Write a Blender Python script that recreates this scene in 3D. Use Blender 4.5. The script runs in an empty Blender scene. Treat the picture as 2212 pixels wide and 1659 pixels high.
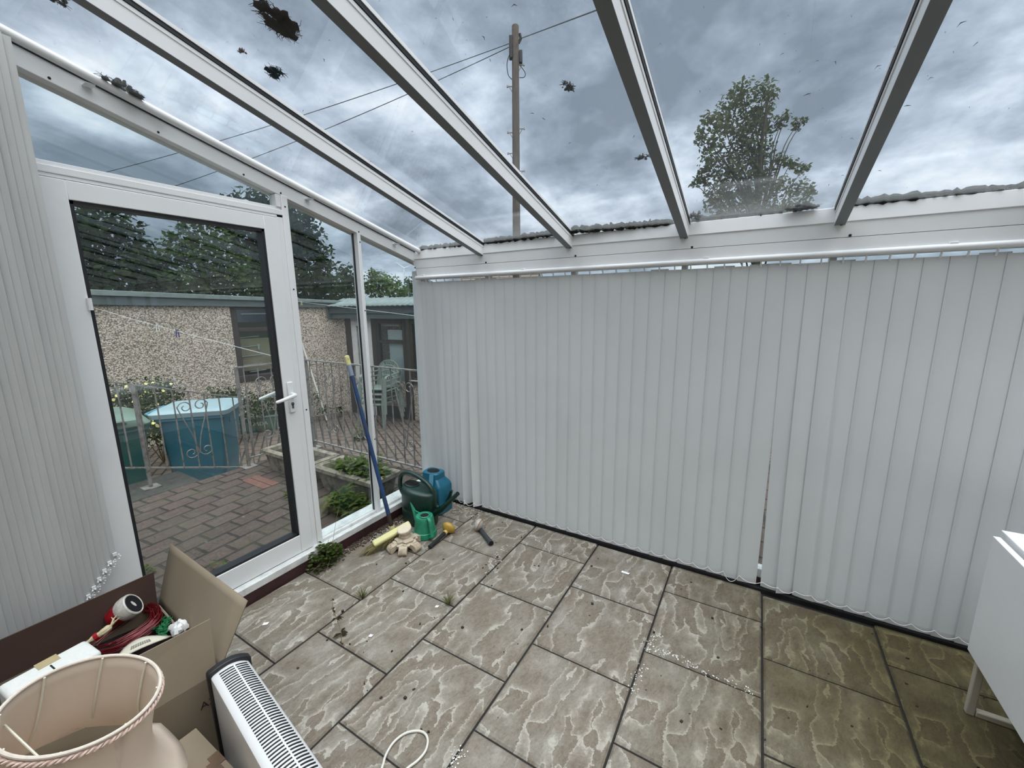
import bpy, bmesh, math, random
import numpy as np
from mathutils import Matrix, Vector

random.seed(7)
rng = np.random.default_rng(11)
SC = bpy.context.scene
COL = SC.collection

# ------------------------------------------------------------------ camera
W, H = 2212.0, 1659.0
FPX = 892.0608455353392
CM = np.array([[0.86053574, 0.50928916, -0.01013862],
               [0.08603929, -0.16493876, -0.98254387],
               [-0.50207119, 0.84464179, -0.18575457]])      # rows: right, down, forward
CP = np.array([0.0, 0.0, 1.5])
cam_d = bpy.data.cameras.new('camera')
cam = bpy.data.objects.new('camera', cam_d)
COL.objects.link(cam)
cam_d.sensor_width = 36.0
cam_d.sensor_fit = 'HORIZONTAL'
cam_d.lens = FPX / W * 36.0
cam_d.clip_start = 0.02
cam_d.clip_end = 600.0
r_, d_, f_ = (Vector(CM[i]).normalized() for i in range(3))
cam.matrix_world = Matrix(((r_.x, -d_.x, -f_.x, CP[0]), (r_.y, -d_.y, -f_.y, CP[1]), (r_.z, -d_.z, -f_.z, CP[2]), (0, 0, 0, 1)))
SC.camera = cam

# ------------------------------------------------------------------ world: overcast sky, brightest towards the zenith
def build_world():
    w = bpy.data.worlds.new('overcast_sky')
    SC.world = w
    w.use_nodes = True
    nt = w.node_tree
    nt.nodes.clear()
    N, Lk = nt.nodes.new, nt.links.new
    tc = N('ShaderNodeTexCoord')
    sep = N('ShaderNodeSeparateXYZ')
    Lk(tc.outputs['Generated'], sep.inputs[0])

    def m(op, a, b=None, clamp=False):
        n = N('ShaderNodeMath')
        n.operation = op
        n.use_clamp = clamp
        for i, v in enumerate((a, b)):
            if v is None:
                continue
            if isinstance(v, (int, float)):
                n.inputs[i].default_value = v
            else:
                Lk(v, n.inputs[i])
        return n.outputs[0]
    z = m('MAXIMUM', sep.outputs[2], 0.0)
    den = m('ADD', z, 0.34)
    comb = N('ShaderNodeCombineXYZ')
    Lk(m('DIVIDE', sep.outputs[0], den), comb.inputs[0])
    Lk(m('DIVIDE', sep.outputs[1], den), comb.inputs[1])
    comb.inputs[2].default_value = SKY_SEED
    n1 = N('ShaderNodeTexNoise')
    n1.inputs['Scale'].default_value = 2.1
    n1.inputs['Detail'].default_value = 9.0
    n1.inputs['Roughness'].default_value = 0.58
    n1.inputs['Distortion'].default_value = 0.12
    Lk(comb.outputs[0], n1.inputs['Vector'])
    ramp = N('ShaderNodeValToRGB')
    e = ramp.color_ramp.elements
    e[0].position, e[0].color = 0.37, (0.215, 0.27, 0.34, 1)
    e[1].position, e[1].color = 0.65, (0.88, 0.95, 1.02, 1)
    for q, c in ((0.45, (0.325, 0.395, 0.485, 1)), (0.52, (0.47, 0.555, 0.67, 1)), (0.585, (0.67, 0.765, 0.88, 1))):
        x = e.new(q)
        x.color = c
    Lk(n1.outputs['Fac'], ramp.inputs[0])
    # zenith gain: overhead brightness added beyond a plain overcast sky to fill the room
    g = m('SUBTRACT', sep.outputs[2], 0.62)
    g = m('MULTIPLY', g, 1.0 / 0.30, True)
    g = m('MULTIPLY', m('MULTIPLY', g, g), ZENITH)
    g = m('ADD', g, 1.0)
    gv = N('ShaderNodeCombineXYZ')                # warm tint on the added overhead light, offsetting the blue
    for i, wgt in enumerate((1.12, 1.0, 0.86)):
        Lk(m('ADD', m('MULTIPLY', m('SUBTRACT', g, 1.0), wgt), 1.0), gv.inputs[i])
    vm = N('ShaderNodeVectorMath')
    vm.operation = 'MULTIPLY'
    Lk(ramp.outputs[0], vm.inputs[0])
    Lk(gv.outputs[0], vm.inputs[1])
    bg = N('ShaderNodeBackground')
    bg.inputs['Strength'].default_value = SKY_STRENGTH
    Lk(vm.outputs[0], bg.inputs[0])
    out = N('ShaderNodeOutputWorld')
    Lk(bg.outputs[0], out.inputs[0])
    w.cycles.sampling_method = 'MANUAL'
    w.cycles.sample_map_resolution = 512

SKY_SEED, ZENITH, SKY_STRENGTH = 3.7, 8.0, 0.92
build_world()
sun_d = bpy.data.lights.new('veiled_sun', 'SUN')
sun_d.energy = 1.9
sun_d.angle = math.radians(70)
sun_d.color = (1.0, 0.965, 0.91)
sun = bpy.data.objects.new('veiled_sun', sun_d)
COL.objects.link(sun)
sun.rotation_euler = Vector((-0.80, 0.38, -0.80)).to_track_quat('-Z', 'Y').to_euler()
SC.view_settings.view_transform = 'Standard'
SC.view_settings.look = 'None'
SC.view_settings.gamma = 1.0
SC.view_settings.use_curve_mapping = False
SC.view_settings.exposure = 0.28
SC.cycles.max_bounces = 8
SC.cycles.transparent_max_bounces = 24
SC.cycles.caustics_reflective = False
SC.cycles.caustics_refractive = False

# ------------------------------------------------------------------ helpers: rays of the photograph onto real planes
def ray(u, v):
    return CM.T @ np.array([(u - W / 2) / FPX, (v - H / 2) / FPX, 1.0])
def at_z(u, v, z):
    r = ray(u, v); return CP + r * ((z - CP[2]) / r[2])
def at_x(u, v, x):
    r = ray(u, v); return CP + r * ((x - CP[0]) / r[0])
def at_y(u, v, y):
    r = ray(u, v); return CP + r * ((y - CP[1]) / r[1])
def at_d(u, v, d):
    return CP + ray(u, v) * d
def V(*a):
    return np.array(a, dtype=float)

def frame_of(d):
    d = np.array(d, float); d /= np.linalg.norm(d)
    a = V(0, 0, 1) if abs(d[2]) < 0.9 else V(1, 0, 0)
    x = np.cross(a, d); x /= np.linalg.norm(x)
    return x, np.cross(d, x), d

class MB:
    """collects vertices and faces of ONE mesh"""
    def __init__(s):
        s.v, s.f, s.uv = [], [], None
    def add(s, vs, fs):
        o = len(s.v)
        s.v += [tuple(map(float, p)) for p in vs]
        s.f += [tuple(i + o for i in f) for f in fs]
        return s
    def box(s, x0, x1, y0, y1, z0, z1):
        vs = [(x, y, z) for z in (z0, z1) for y in (y0, y1) for x in (x0, x1)]
        return s.add(vs, [(0, 2, 3, 1), (4, 5, 7, 6), (0, 1, 5, 4), (2, 6, 7, 3), (0, 4, 6, 2), (1, 3, 7, 5)])
    def obox(s, c, size, R=None):
        R = np.eye(3) if R is None else np.array(R)
        h = np.array(size) / 2
        vs = [np.array(c) + R @ (h * V(x, y, z)) for z in (-1, 1) for y in (-1, 1) for x in (-1, 1)]
        return s.add(vs, [(0, 2, 3, 1), (4, 5, 7, 6), (0, 1, 5, 4), (2, 6, 7, 3), (0, 4, 6, 2), (1, 3, 7, 5)])
    def bar(s, a, b, w, h, up=(0, 0, 1)):
        """rectangular bar from a to b"""
        a, b = np.array(a, float), np.array(b, float)
        d = b - a; L = np.linalg.norm(d); d /= L
        x = np.cross(np.array(up, float), d)
        if np.linalg.norm(x) < 1e-6:
            x = V(1, 0, 0)
        x /= np.linalg.norm(x); y = np.cross(d, x)
        return s.obox((a + b) / 2, (w, h, L), np.stack([x, y, d], 1))
    def loft(s, rings, closed=True, cap0=True, cap1=True, loop=False):
        n = len(rings[0]); o = len(s.v); m = len(rings)
        for r in rings:
            s.v += [tuple(map(float, p)) for p in r]
        k = n if closed else n - 1
        for i in range(m if loop else m - 1):
            i2 = (i + 1) % m
            for j in range(k):
                j2 = (j + 1) % n
                s.f.append((o + i * n + j, o + i * n + j2, o + i2 * n + j2, o + i2 * n + j))
        if closed and cap0 and not loop:
            s.f.append(tuple(o + j for j in range(n - 1, -1, -1)))
        if closed and cap1 and not loop:
            s.f.append(tuple(o + (m - 1) * n + j for j in range(n)))
        return s
    def tube(s, pts, r, n=8, loop=False, cap=True, flat=None):
        pts = [np.array(p, float) for p in pts]
        m = len(pts)
        rr = list(r) if hasattr(r, '__len__') else [r] * m
        rings = []; x = None
        for i, p in enumerate(pts):
            if loop:
                t = pts[(i + 1) % m] - pts[i - 1]
            else:
                t = pts[min(i + 1, m - 1)] - pts[max(i - 1, 0)]
            t = t / (np.linalg.norm(t) + 1e-12)
            if x is None:
                x, y, _ = frame_of(t)
            else:
                x = x - t * (x @ t)
                x /= (np.linalg.norm(x) + 1e-12); y = np.cross(t, x)
            fx, fy = (1, 1) if flat is None else flat
            rings.append([p + rr[i] * (fx * math.cos(a) * x + fy * math.sin(a) * y) for a in (2 * math.pi * k / n for k in range(n))])
        return s.loft(rings, cap0=cap, cap1=cap, loop=loop)
    def lathe(s, prof, n=24, c=(0, 0, 0), R=None, sx=1.0, sy=1.0, cap0=True, cap1=True):
        R = np.eye(3) if R is None else np.array(R); c = np.array(c, float)
        rings = [[c + R @ V(r * sx * math.cos(a), r * sy * math.sin(a), z) for a in (2 * math.pi * k / n for k in range(n))] for r, z in prof]
        return s.loft(rings, cap0=cap0, cap1=cap1)
    def prism(s, poly, o, ex, ey, ez):
        """polygon in the plane (o, ex, ey) pushed along ez"""
        o, ex, ey, ez = (np.array(q, float) for q in (o, ex, ey, ez))
        a = [o + p[0] * ex + p[1] * ey for p in poly]
        n = len(a)
        return s.add(a + [p + ez for p in a], [tuple(range(n - 1, -1, -1)), tuple(range(n, 2 * n))] + [(i, (i + 1) % n, n + (i + 1) % n, n + i) for i in range(n)])
    def ball(s, c, r, n=10, m=7, sc=(1, 1, 1)):
        c = np.array(c, float)
        rings = []
        for i in range(1, m):
            a = math.pi * i / m
            rings.append([c + V(sc[0] * r * math.sin(a) * math.cos(b), sc[1] * r * math.sin(a) * math.sin(b), -sc[2] * r * math.cos(a)) for b in (2 * math.pi * k / n for k in range(n))])
        return s.loft(rings)

def build(name, mb, mat, parent=None, smooth=0.6, bevel=0.0, origin=None, solid=0.0, seg=2):
    me = bpy.data.meshes.new(name)
    vs = np.array(mb.v)
    if parent is not None and not parent.get('_local'):
        org = np.array(parent['_org'])
    elif parent is not None:
        org = np.zeros(3)
    elif origin is not None:
        org = np.array(origin, float)
    else:
        org = np.array([(vs[:, 0].min() + vs[:, 0].max()) / 2, (vs[:, 1].min() + vs[:, 1].max()) / 2, vs[:, 2].min()])
    me.from_pydata((vs - org).tolist(), [], mb.f)
    if mb.uv is not None:
        ul = me.uv_layers.new(name='UVMap')
        ul.data.foreach_set('uv', np.array(mb.uv, dtype=np.float32).ravel())
    me.validate()
    if not mb.uv:
        bm = bmesh.new(); bm.from_mesh(me)
        bmesh.ops.recalc_face_normals(bm, faces=bm.faces)
        bm.to_mesh(me); bm.free()
    if smooth:
        me.shade_smooth()
        me.set_sharp_from_angle(angle=smooth)
    me.materials.append(mat)
    o = bpy.data.objects.new(name, me)
    COL.objects.link(o)
    if parent is not None:
        o.parent = parent
        o['_org'] = [float(q) for q in (np.array(parent['_org']) if not parent.get('_local') else org)]
        if parent.get('_local'):
            o['_local'] = 1
    else:
        o.location = org
        o['_org'] = [float(q) for q in org]
    if bevel:
        b = o.modifiers.new('edge', 'BEVEL'); b.width = bevel; b.segments = seg; b.limit_method = 'ANGLE'; b.angle_limit = 0.7
    if solid:
        q = o.modifiers.new('thickness', 'SOLIDIFY'); q.thickness = solid; q.offset = 0
    return o

def thing(name, label=None, cat=None, loc=(0, 0, 0), rz=0.0, group=None, kind=None, local=False):
    """Empty at a thing's base; children given in world coordinates unless local"""
    o = bpy.data.objects.new(name, None)
    o.empty_display_size = 0.1
    COL.objects.link(o)
    o.location = loc
    o.rotation_euler = (0, 0, rz)
    o['_org'] = [float(q) for q in loc]
    if local:
        o['_local'] = 1
    return tag(o, label, cat, group, kind)
def tag(o, label=None, cat=None, group=None, kind=None):
    if label: o['label'] = label
    if cat: o['category'] = cat
    if group: o['group'] = group
    if kind: o['kind'] = kind
    return o
def dup(root, label=None, loc=None, rot=None, scale=None):
    """copy of a thing, its parts and their sub-parts"""
    r = root.copy(); COL.objects.link(r)
    if label: r['label'] = label
    if loc is not None: r.location = loc
    if rot is not None: r.rotation_euler = rot
    if scale is not None: r.scale = scale
    for ch in list(root.children):
        c = ch.copy(); COL.objects.link(c); c.parent = r
        for g in list(ch.children):
            d = g.copy(); COL.objects.link(d); d.parent = c
    return r
def text_obj(name, body, size, mat, parent, loc, rot, extrude=0.0005, align='CENTER'):
    cu = bpy.data.curves.new(name, 'FONT')
    cu.body = body; cu.size = size; cu.extrude = extrude; cu.align_x = align; cu.align_y = 'CENTER'
    tmp = bpy.data.objects.new(name, cu); COL.objects.link(tmp)
    me = bpy.data.meshes.new_from_object(tmp.evaluated_get(bpy.context.evaluated_depsgraph_get()))
    bpy.data.objects.remove(tmp)
    me.materials.clear(); me.materials.append(mat)
    o = bpy.data.objects.new(name, me); COL.objects.link(o)
    o.parent = parent
    o.location = loc; o.rotation_euler = rot
    return o

# ------------------------------------------------------------------ materials
def new_mat(name):
    m = bpy.data.materials.new(name); m.use_nodes = True
    nt = m.node_tree
    return m, nt, nt.nodes['Principled BSDF'], nt.nodes['Material Output']
def ramp_node(nt, fac, stops):
    r = nt.nodes.new('ShaderNodeValToRGB')
    e = r.color_ramp.elements
    e[0].position, e[0].color = stops[0][0], (*stops[0][1], 1)
    e[1].position, e[1].color = stops[-1][0], (*stops[-1][1], 1)
    for p, c in stops[1:-1]:
        x = e.new(p); x.color = (*c, 1)
    nt.links.new(fac, r.inputs[0])
    return r.outputs[0]
def noise_node(nt, scale, detail=4.0, rough=0.55, vec=None, coord='Object', stretch=None, dist=0.0):
    if vec is None:
        tc = nt.nodes.new('ShaderNodeTexCoord'); vec = tc.outputs[coord]
    if stretch is not None:
        mp = nt.nodes.new('ShaderNodeMapping'); mp.inputs['Scale'].default_value = stretch
        nt.links.new(vec, mp.inputs[0]); vec = mp.outputs[0]
    n = nt.nodes.new('ShaderNodeTexNoise')
    n.inputs['Scale'].default_value = scale; n.inputs['Detail'].default_value = detail
    n.inputs['Roughness'].default_value = rough; n.inputs['Distortion'].default_value = dist
    nt.links.new(vec, n.inputs['Vector'])
    return n.outputs['Fac']
def add_bump(nt, bsdf, h, strength, distance):
    b = nt.nodes.new('ShaderNodeBump'); b.inputs['Strength'].default_value = strength; b.inputs['Distance'].default_value = distance
    nt.links.new(h, b.inputs['Height']); nt.links.new(b.outputs[0], bsdf.inputs['Normal'])
def simple(name, col, rough=0.5, metal=0.0, var=0.0, scale=8.0, bump=0.0, bscale=60.0, spec=0.5, stretch=None, dark=None, coat=0.0):
    m, nt, b, out = new_mat(name)
    b.inputs['Roughness'].default_value = rough
    b.inputs['Metallic'].default_value = metal
    b.inputs['Specular IOR Level'].default_value = spec
    b.inputs['Coat Weight'].default_value = coat
    if var:
        lo = dark if dark is not None else tuple(c * (1 - var) for c in col)
        hi = tuple(min(1, c * (1 + var * 0.5)) for c in col)
        nt.links.new(ramp_node(nt, noise_node(nt, scale, 5, 0.6, stretch=stretch), [(0.3, lo), (0.5, col), (0.7, hi)]), b.inputs['Base Color'])
    else:
        b.inputs['Base Color'].default_value = (*col, 1)
    if bump:
        add_bump(nt, b, noise_node(nt, bscale, 3, 0.6, stretch=stretch), bump, 0.002)
    return m
def mixc(nt, fac, a, b, mode='MIX'):
    n = nt.nodes.new('ShaderNodeMix'); n.data_type = 'RGBA'; n.blend_type = mode
    for i, v in ((0, fac), (6, a), (7, b)):
        if isinstance(v, (int, float)):
            n.inputs[i].default_value = v
        elif isinstance(v, tuple):
            n.inputs[i].default_value = (*v, 1)
        else:
            nt.links.new(v, n.inputs[i])
    return n.outputs[2]
def math_node(nt, op, a, b=None, clamp=False):
    n = nt.nodes.new('ShaderNodeMath'); n.operation = op; n.use_clamp = clamp
    for i, v in enumerate((a, b)):
        if v is None: continue
        if isinstance(v, (int, float)): n.inputs[i].default_value = v
        else: nt.links.new(v, n.inputs[i])
    return n.outputs[0]

def glass_mat(name, tint=(0.93, 0.95, 0.955), refl=0.035, dirt=0.0, dirt_col=(0.55, 0.57, 0.56), eaves=False):
    """thin pane: clear straight through, mirror by angle, optional film of dirt"""
    m = bpy.data.materials.new(name); m.use_nodes = True
    nt = m.node_tree; nt.nodes.clear()
    N, Lk = nt.nodes.new, nt.links.new
    lw = N('ShaderNodeLayerWeight'); lw.inputs['Blend'].default_value = 0.5
    p = math_node(nt, 'POWER', lw.outputs['Facing'], 5.0)
    fac = math_node(nt, 'ADD', math_node(nt, 'MULTIPLY', p, 0.75), refl, True)
    tr = N('ShaderNodeBsdfTransparent'); tr.inputs[0].default_value = (*tint, 1)
    gl = N('ShaderNodeBsdfGlossy'); gl.inputs['Roughness'].default_value = 0.0; gl.inputs[0].default_value = (0.95, 0.97, 1, 1)
    mx = N('ShaderNodeMixShader'); Lk(fac, mx.inputs[0]); Lk(tr.outputs[0], mx.inputs[1]); Lk(gl.outputs[0], mx.inputs[2])
    res = mx.outputs[0]
    if dirt:
        df = N('ShaderNodeBsdfTranslucent'); df.inputs[0].default_value = (*dirt_col, 1)
        d2 = N('ShaderNodeBsdfDiffuse'); d2.inputs[0].default_value = (*dirt_col, 1)
        ms = N('ShaderNodeMixShader'); ms.inputs[0].default_value = 0.35; Lk(df.outputs[0], ms.inputs[1]); Lk(d2.outputs[0], ms.inputs[2])
        n1 = noise_node(nt, 3.0, 6, 0.65, stretch=(1.6, 0.5, 1))
        fd = math_node(nt, 'MULTIPLY', math_node(nt, 'SUBTRACT', n1, 0.42, True), dirt * 3.0)
        if eaves:      # silt washed down the slope gathers towards the gutter
            tc = N('ShaderNodeTexCoord'); sp = N('ShaderNodeSeparateXYZ'); Lk(tc.outputs['Object'], sp.inputs[0])
            e = math_node(nt, 'MULTIPLY', math_node(nt, 'SUBTRACT', sp.outputs[1], 2.72, True), 1.0 / 0.5)
            e = math_node(nt, 'MULTIPLY', math_node(nt, 'MULTIPLY', e, e), 0.20)
            e = math_node(nt, 'MULTIPLY', e, math_node(nt, 'MULTIPLY', math_node(nt, 'SUBTRACT', 3.19, sp.outputs[1]), 14.0, True))
            n2 = noise_node(nt, 26.0, 5, 0.7, stretch=(1, 0.6, 1))
            fd = math_node(nt, 'ADD', fd, math_node(nt, 'MULTIPLY', e, n2))
        fd = math_node(nt, 'MINIMUM', fd, 0.6)
        m2 = N('ShaderNodeMixShader'); Lk(fd, m2.inputs[0]); Lk(res, m2.inputs[1]); Lk(ms.outputs[0], m2.inputs[2])
        res = m2.outputs[0]
    out = N('ShaderNodeOutputMaterial'); Lk(res, out.inputs[0])
    return m

def fabric_mat(name, col, trans=0.35, weave=900.0, var=0.06, streak=False):
    m = bpy.data.materials.new(name); m.use_nodes = True
    nt = m.node_tree; nt.nodes.clear()
    N, Lk = nt.nodes.new, nt.links.new
    n1 = noise_node(nt, 2.2, 4, 0.6, stretch=(6, 6, 0.8) if streak else None)
    c = ramp_node(nt, n1, [(0.35, tuple(x * (1 - var) for x in col)), (0.65, col)])
    di = N('ShaderNodeBsdfDiffuse'); tl = N('ShaderNodeBsdfTranslucent')
    Lk(c, di.inputs[0]); Lk(c, tl.inputs[0])
    b = N('ShaderNodeBump'); b.inputs['Strength'].default_value = 0.25; b.inputs['Distance'].default_value = 0.0006
    Lk(noise_node(nt, weave, 2, 0.5, stretch=(1, 1, 0.35)), b.inputs['Height']); Lk(b.outputs[0], di.inputs['Normal'])
    mx = N('ShaderNodeMixShader'); mx.inputs[0].default_value = trans
    Lk(di.outputs[0], mx.inputs[1]); Lk(tl.outputs[0], mx.inputs[2])
    out = N('ShaderNodeOutputMaterial'); Lk(mx.outputs[0], out.inputs[0])
    return m
def leaf_mat(name, cols, trans=0.3, scale=1.2):
    m = bpy.data.materials.new(name); m.use_nodes = True
    nt = m.node_tree; nt.nodes.clear()
    N, Lk = nt.nodes.new, nt.links.new
    k = len(cols)
    c = ramp_node(nt, noise_node(nt, scale, 6, 0.75), [(0.3 + 0.4 * i / (k - 1), cols[i]) for i in range(k)])
    di = N('ShaderNodeBsdfDiffuse'); tl = N('ShaderNodeBsdfTranslucent')
    Lk(c, di.inputs[0]); Lk(c, tl.inputs[0])
    mx = N('ShaderNodeMixShader'); mx.inputs[0].default_value = trans
    Lk(di.outputs[0], mx.inputs[1]); Lk(tl.outputs[0], mx.inputs[2])
    out = N('ShaderNodeOutputMaterial'); Lk(mx.outputs[0], out.inputs[0])
    return m

M = {}
M['upvc'] = simple('white_frame', (0.76, 0.77, 0.78), 0.35, var=0.05, scale=3)
M['upvc_dirty'] = simple('white_frame_dirty', (0.66, 0.67, 0.66), 0.4, var=0.25, scale=18)
M['gasket'] = simple('black_rubber', (0.008, 0.009, 0.012), 0.5)
M['glass'] = glass_mat('window_glass', tint=(0.90, 0.93, 0.925), refl=0.05)
M['roof_glass'] = glass_mat('roof_glass', tint=(0.965, 0.972, 0.975), refl=0.03, dirt=0.012, eaves=True)
M['bar_under'] = simple('grey_cover_strip', (0.16, 0.17, 0.178), 0.5, var=0.06, scale=3)  # dark undersides of the roof bars: shade put into the colour
M['screw'] = simple('screw_cap', (0.02, 0.02, 0.022), 0.4, 0.6)
M['blind'] = fabric_mat('blind_fabric', (0.70, 0.715, 0.72), trans=0.22, var=0.05)
M['blind_grey'] = fabric_mat('blind_fabric_grey', (0.615, 0.62, 0.615), trans=0.2, var=0.10, streak=True)
M['bead'] = simple('clear_white_plastic', (0.80, 0.80, 0.80), 0.25)
M['maroon'] = simple('maroon_paint', (0.045, 0.016, 0.018), 0.6, var=0.4, scale=20, bump=0.2)
M['render'] = simple('white_render', (0.72, 0.71, 0.69), 0.8, var=0.06, scale=4, bump=0.3, bscale=40)
M['black_strip'] = simple('black_strip', (0.014, 0.014, 0.016), 0.7, var=0.4, scale=30, bump=0.4)

# ================================================================== THE ROOM
XW = -2.18          # inner face of the frames on the door side
YB = 2.36           # inner face of the long glazed side
XR = 4.30           # far right wall, outside the frame
YH = -0.85          # house wall behind the camera
def roof_bottom(y):           # underside of the roof bars
    return 2.30 - 0.26 * (y - 0.48)

# ------------------------------------------------------------------ floor: riven slabs, each course with its own joint offset
def floor_material():
    m, nt, b, out = new_mat('riven_sandstone')
    N, Lk = nt.nodes.new, nt.links.new
    uv = N('ShaderNodeUVMap'); uv.uv_map = 'UVMap'
    obj = N('ShaderNodeTexCoord').outputs['Object']
    # ragged warp so that the lips of the layers are torn
    wn = N('ShaderNodeTexNoise'); wn.inputs['Scale'].default_value = 5.0; wn.inputs['Detail'].default_value = 6; wn.inputs['Roughness'].default_value = 0.72
    Lk(uv.outputs[0], wn.inputs['Vector'])
    sub = N('ShaderNodeVectorMath'); sub.operation = 'SUBTRACT'; Lk(wn.outputs['Color'], sub.inputs[0]); sub.inputs[1].default_value = (0.5, 0.5, 0.5)
    scl = N('ShaderNodeVectorMath'); scl.operation = 'SCALE'; Lk(sub.outputs[0], scl.inputs[0]); scl.inputs['Scale'].default_value = 0.19
    addv = N('ShaderNodeVectorMath'); addv.operation = 'ADD'; Lk(uv.outputs[0], addv.inputs[0]); Lk(scl.outputs[0], addv.inputs[1])
    rot = N('ShaderNodeMapping'); rot.inputs['Rotation'].default_value = (0, 0, math.radians(38)); rot.inputs['Scale'].default_value = (1.9, 0.75, 1)
    Lk(addv.outputs[0], rot.inputs[0])
    n1 = noise_node(nt, 1.25, 2.5, 0.5, vec=rot.outputs[0], dist=0.5)
    lv = math_node(nt, 'MULTIPLY', n1, 7.0)
    fr = math_node(nt, 'FRACT', lv)
    step = math_node(nt, 'FLOOR', lv)
    # light worn lip just above each step, grey dusty tread behind it
    lip = ramp_node(nt, fr, [(0.0, (1, 1, 1)), (0.05, (0.9, 0.9, 0.9)), (0.11, (0.40, 0.40, 0.40)), (0.26, (0.16, 0.16, 0.16)), (0.55, (0.0, 0.0, 0.0)), (0.94, (0, 0, 0)), (0.985, (0, 0, 0))])
    grain = noise_node(nt, 22.0, 6, 0.75, vec=rot.outputs[0], stretch=(1.6, 0.55, 1))
    fine = noise_node(nt, 90.0, 3, 0.7, vec=obj)
    base = ramp_node(nt, grain, [(0.30, (0.108, 0.086, 0.064)), (0.50, (0.170, 0.141, 0.108)), (0.72, (0.245, 0.212, 0.170))])
    grey = ramp_node(nt, grain, [(0.30, (0.172, 0.158, 0.132)), (0.70, (0.310, 0.290, 0.248))])
    tread = noise_node(nt, 2.6, 3, 0.6, vec=uv.outputs[0])
    col = mixc(nt, ramp_node(nt, tread, [(0.46, (0, 0, 0)), (0.62, (0.62, 0.62, 0.62))]), base, grey)
    col = mixc(nt, math_node(nt, 'MULTIPLY', lip, 0.62), col, (0.50, 0.475, 0.415))
    col = mixc(nt, ramp_node(nt, fine, [(0.35, (0.35, 0.35, 0.35)), (0.5, (0, 0, 0))]), col, mixc(nt, 1.0, col, (0.6, 0.58, 0.55), 'MULTIPLY'))
    # darker olive multiply, broken by noise, growing towards the right-hand end
    sp = N('ShaderNodeSeparateXYZ'); Lk(obj, sp.inputs[0])
    st = noise_node(nt, 1.6, 4, 0.6, vec=obj)
    dx = math_node(nt, 'ADD', math_node(nt, 'MULTIPLY', sp.outputs[0], 0.75), math_node(nt, 'MULTIPLY', math_node(nt, 'SUBTRACT', st, 0.5), 0.9))
    dk = ramp_node(nt, math_node(nt, 'ADD', dx, 0.62), [(0.35, (0, 0, 0)), (0.95, (1, 1, 1))])
    col = mixc(nt, dk, col, mixc(nt, 1.0, col, (0.37, 0.335, 0.165), 'MULTIPLY'))
    Lk(col, b.inputs['Base Color'])
    b.inputs['Roughness'].default_value = 0.82
    hgt = math_node(nt, 'ADD', math_node(nt, 'MULTIPLY', step, 0.35), math_node(nt, 'MULTIPLY', grain, 0.55))
    hgt = math_node(nt, 'ADD', hgt, math_node(nt, 'MULTIPLY', fr, 0.10))
    add_bump(nt, b, hgt, 0.55, 0.006)
    return m
M['slab'] = floor_material()
M['joint'] = simple('joint_grit', (0.014, 0.012, 0.010), 0.9, var=0.7, scale=120, bump=0.8, bscale=200)
M['edge_dirt'] = simple('soil_litter', (0.085, 0.062, 0.045), 0.95, var=0.6, scale=45, bump=0.9, bscale=150)

def build_floor():
    xs = [-2.14, -1.671, -1.212, -0.763, -0.315, 0.136, 0.588, 1.040, 1.492, 1.944, 2.396, 2.848, 3.3, 3.752, XR]
    ph = [0.784, 0.990, 0.757, 0.986, 0.744, 0.964, 0.732, 0.955, 0.74, 0.96, 0.75, 0.97, 0.74, 0.96]
    mb = MB(); mb.uv = []
    rr = random.Random(5)
    for i in range(len(xs) - 1):
        y = ph[i] - 4 * 0.4505
        while y < YB:
            x0, x1, y0, y1 = xs[i] + 0.0045, xs[i + 1] - 0.0045, y + 0.0035, y + 0.4505 - 0.0035
            y += 0.4505
            y0, y1 = max(y0, YH), min(y1, 2.342)
            if y1 - y0 < 0.03:
                continue
            dz = rr.uniform(-0.0015, 0.0015)
            mould = rr.choice([0, 1, 1, 2])
            flip = rr.random() < 0.22
            if x0 < -1.2 or True:
                pass
            e = 0.007
            n = 8
            def ring(inset, z):
                a0, a1, b0, b1 = x0 + inset, x1 - inset, y0 + inset, y1 - inset
                return [(a0, b0, z), (a1, b0, z), (a1, b1, z), (a0, b1, z)]
            o = len(mb.v)
            R = ring(0, -0.022) + ring(0, -0.006 + dz) + ring(e, dz)
            mb.v += R
            fs = [(0, 1, 5, 4), (1, 2, 6, 5), (2, 3, 7, 6), (3, 0, 4, 7), (4, 5, 9, 8), (5, 6, 10, 9), (6, 7, 11, 10), (7, 4, 8, 11), (8, 9, 10, 11)]
            for f in fs:
                mb.f.append(tuple(o + k for k in f))
                for k in f:
                    px, py, _ = R[k]
                    u, w = (px - xs[i]) / 0.45, (py - (y - 0.4505)) / 0.45
                    if flip:
                        u, w = 1 - u, 1 - w
                    mb.uv.append((u + 3.17 * mould, w + 1.31 * mould))
    o = build('floor', mb, M['slab'], smooth=0, origin=(0, 0, 0))
    tag(o, 'grey brown riven stone slab floor laid in staggered courses', 'floor', kind='structure')
    j = build('floor_joint', MB().box(-2.14, XR, YH, 2.345, -0.06, -0.009), M['joint'], parent=o, smooth=0)
    j['kind'] = 'structure'
build_floor()

M['wall_brown'] = simple('house_roughcast', (0.36, 0.31, 0.26), 0.9, var=0.3, scale=60, bump=0.6, bscale=80)
def struct(name, mb, mat, label, cat, parent=None, **k):
    o = build(name, mb, mat, parent, **k)
    if parent is None:
        tag(o, label, cat, kind='structure')
    else:
        o['kind'] = 'structure'
    return o

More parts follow.
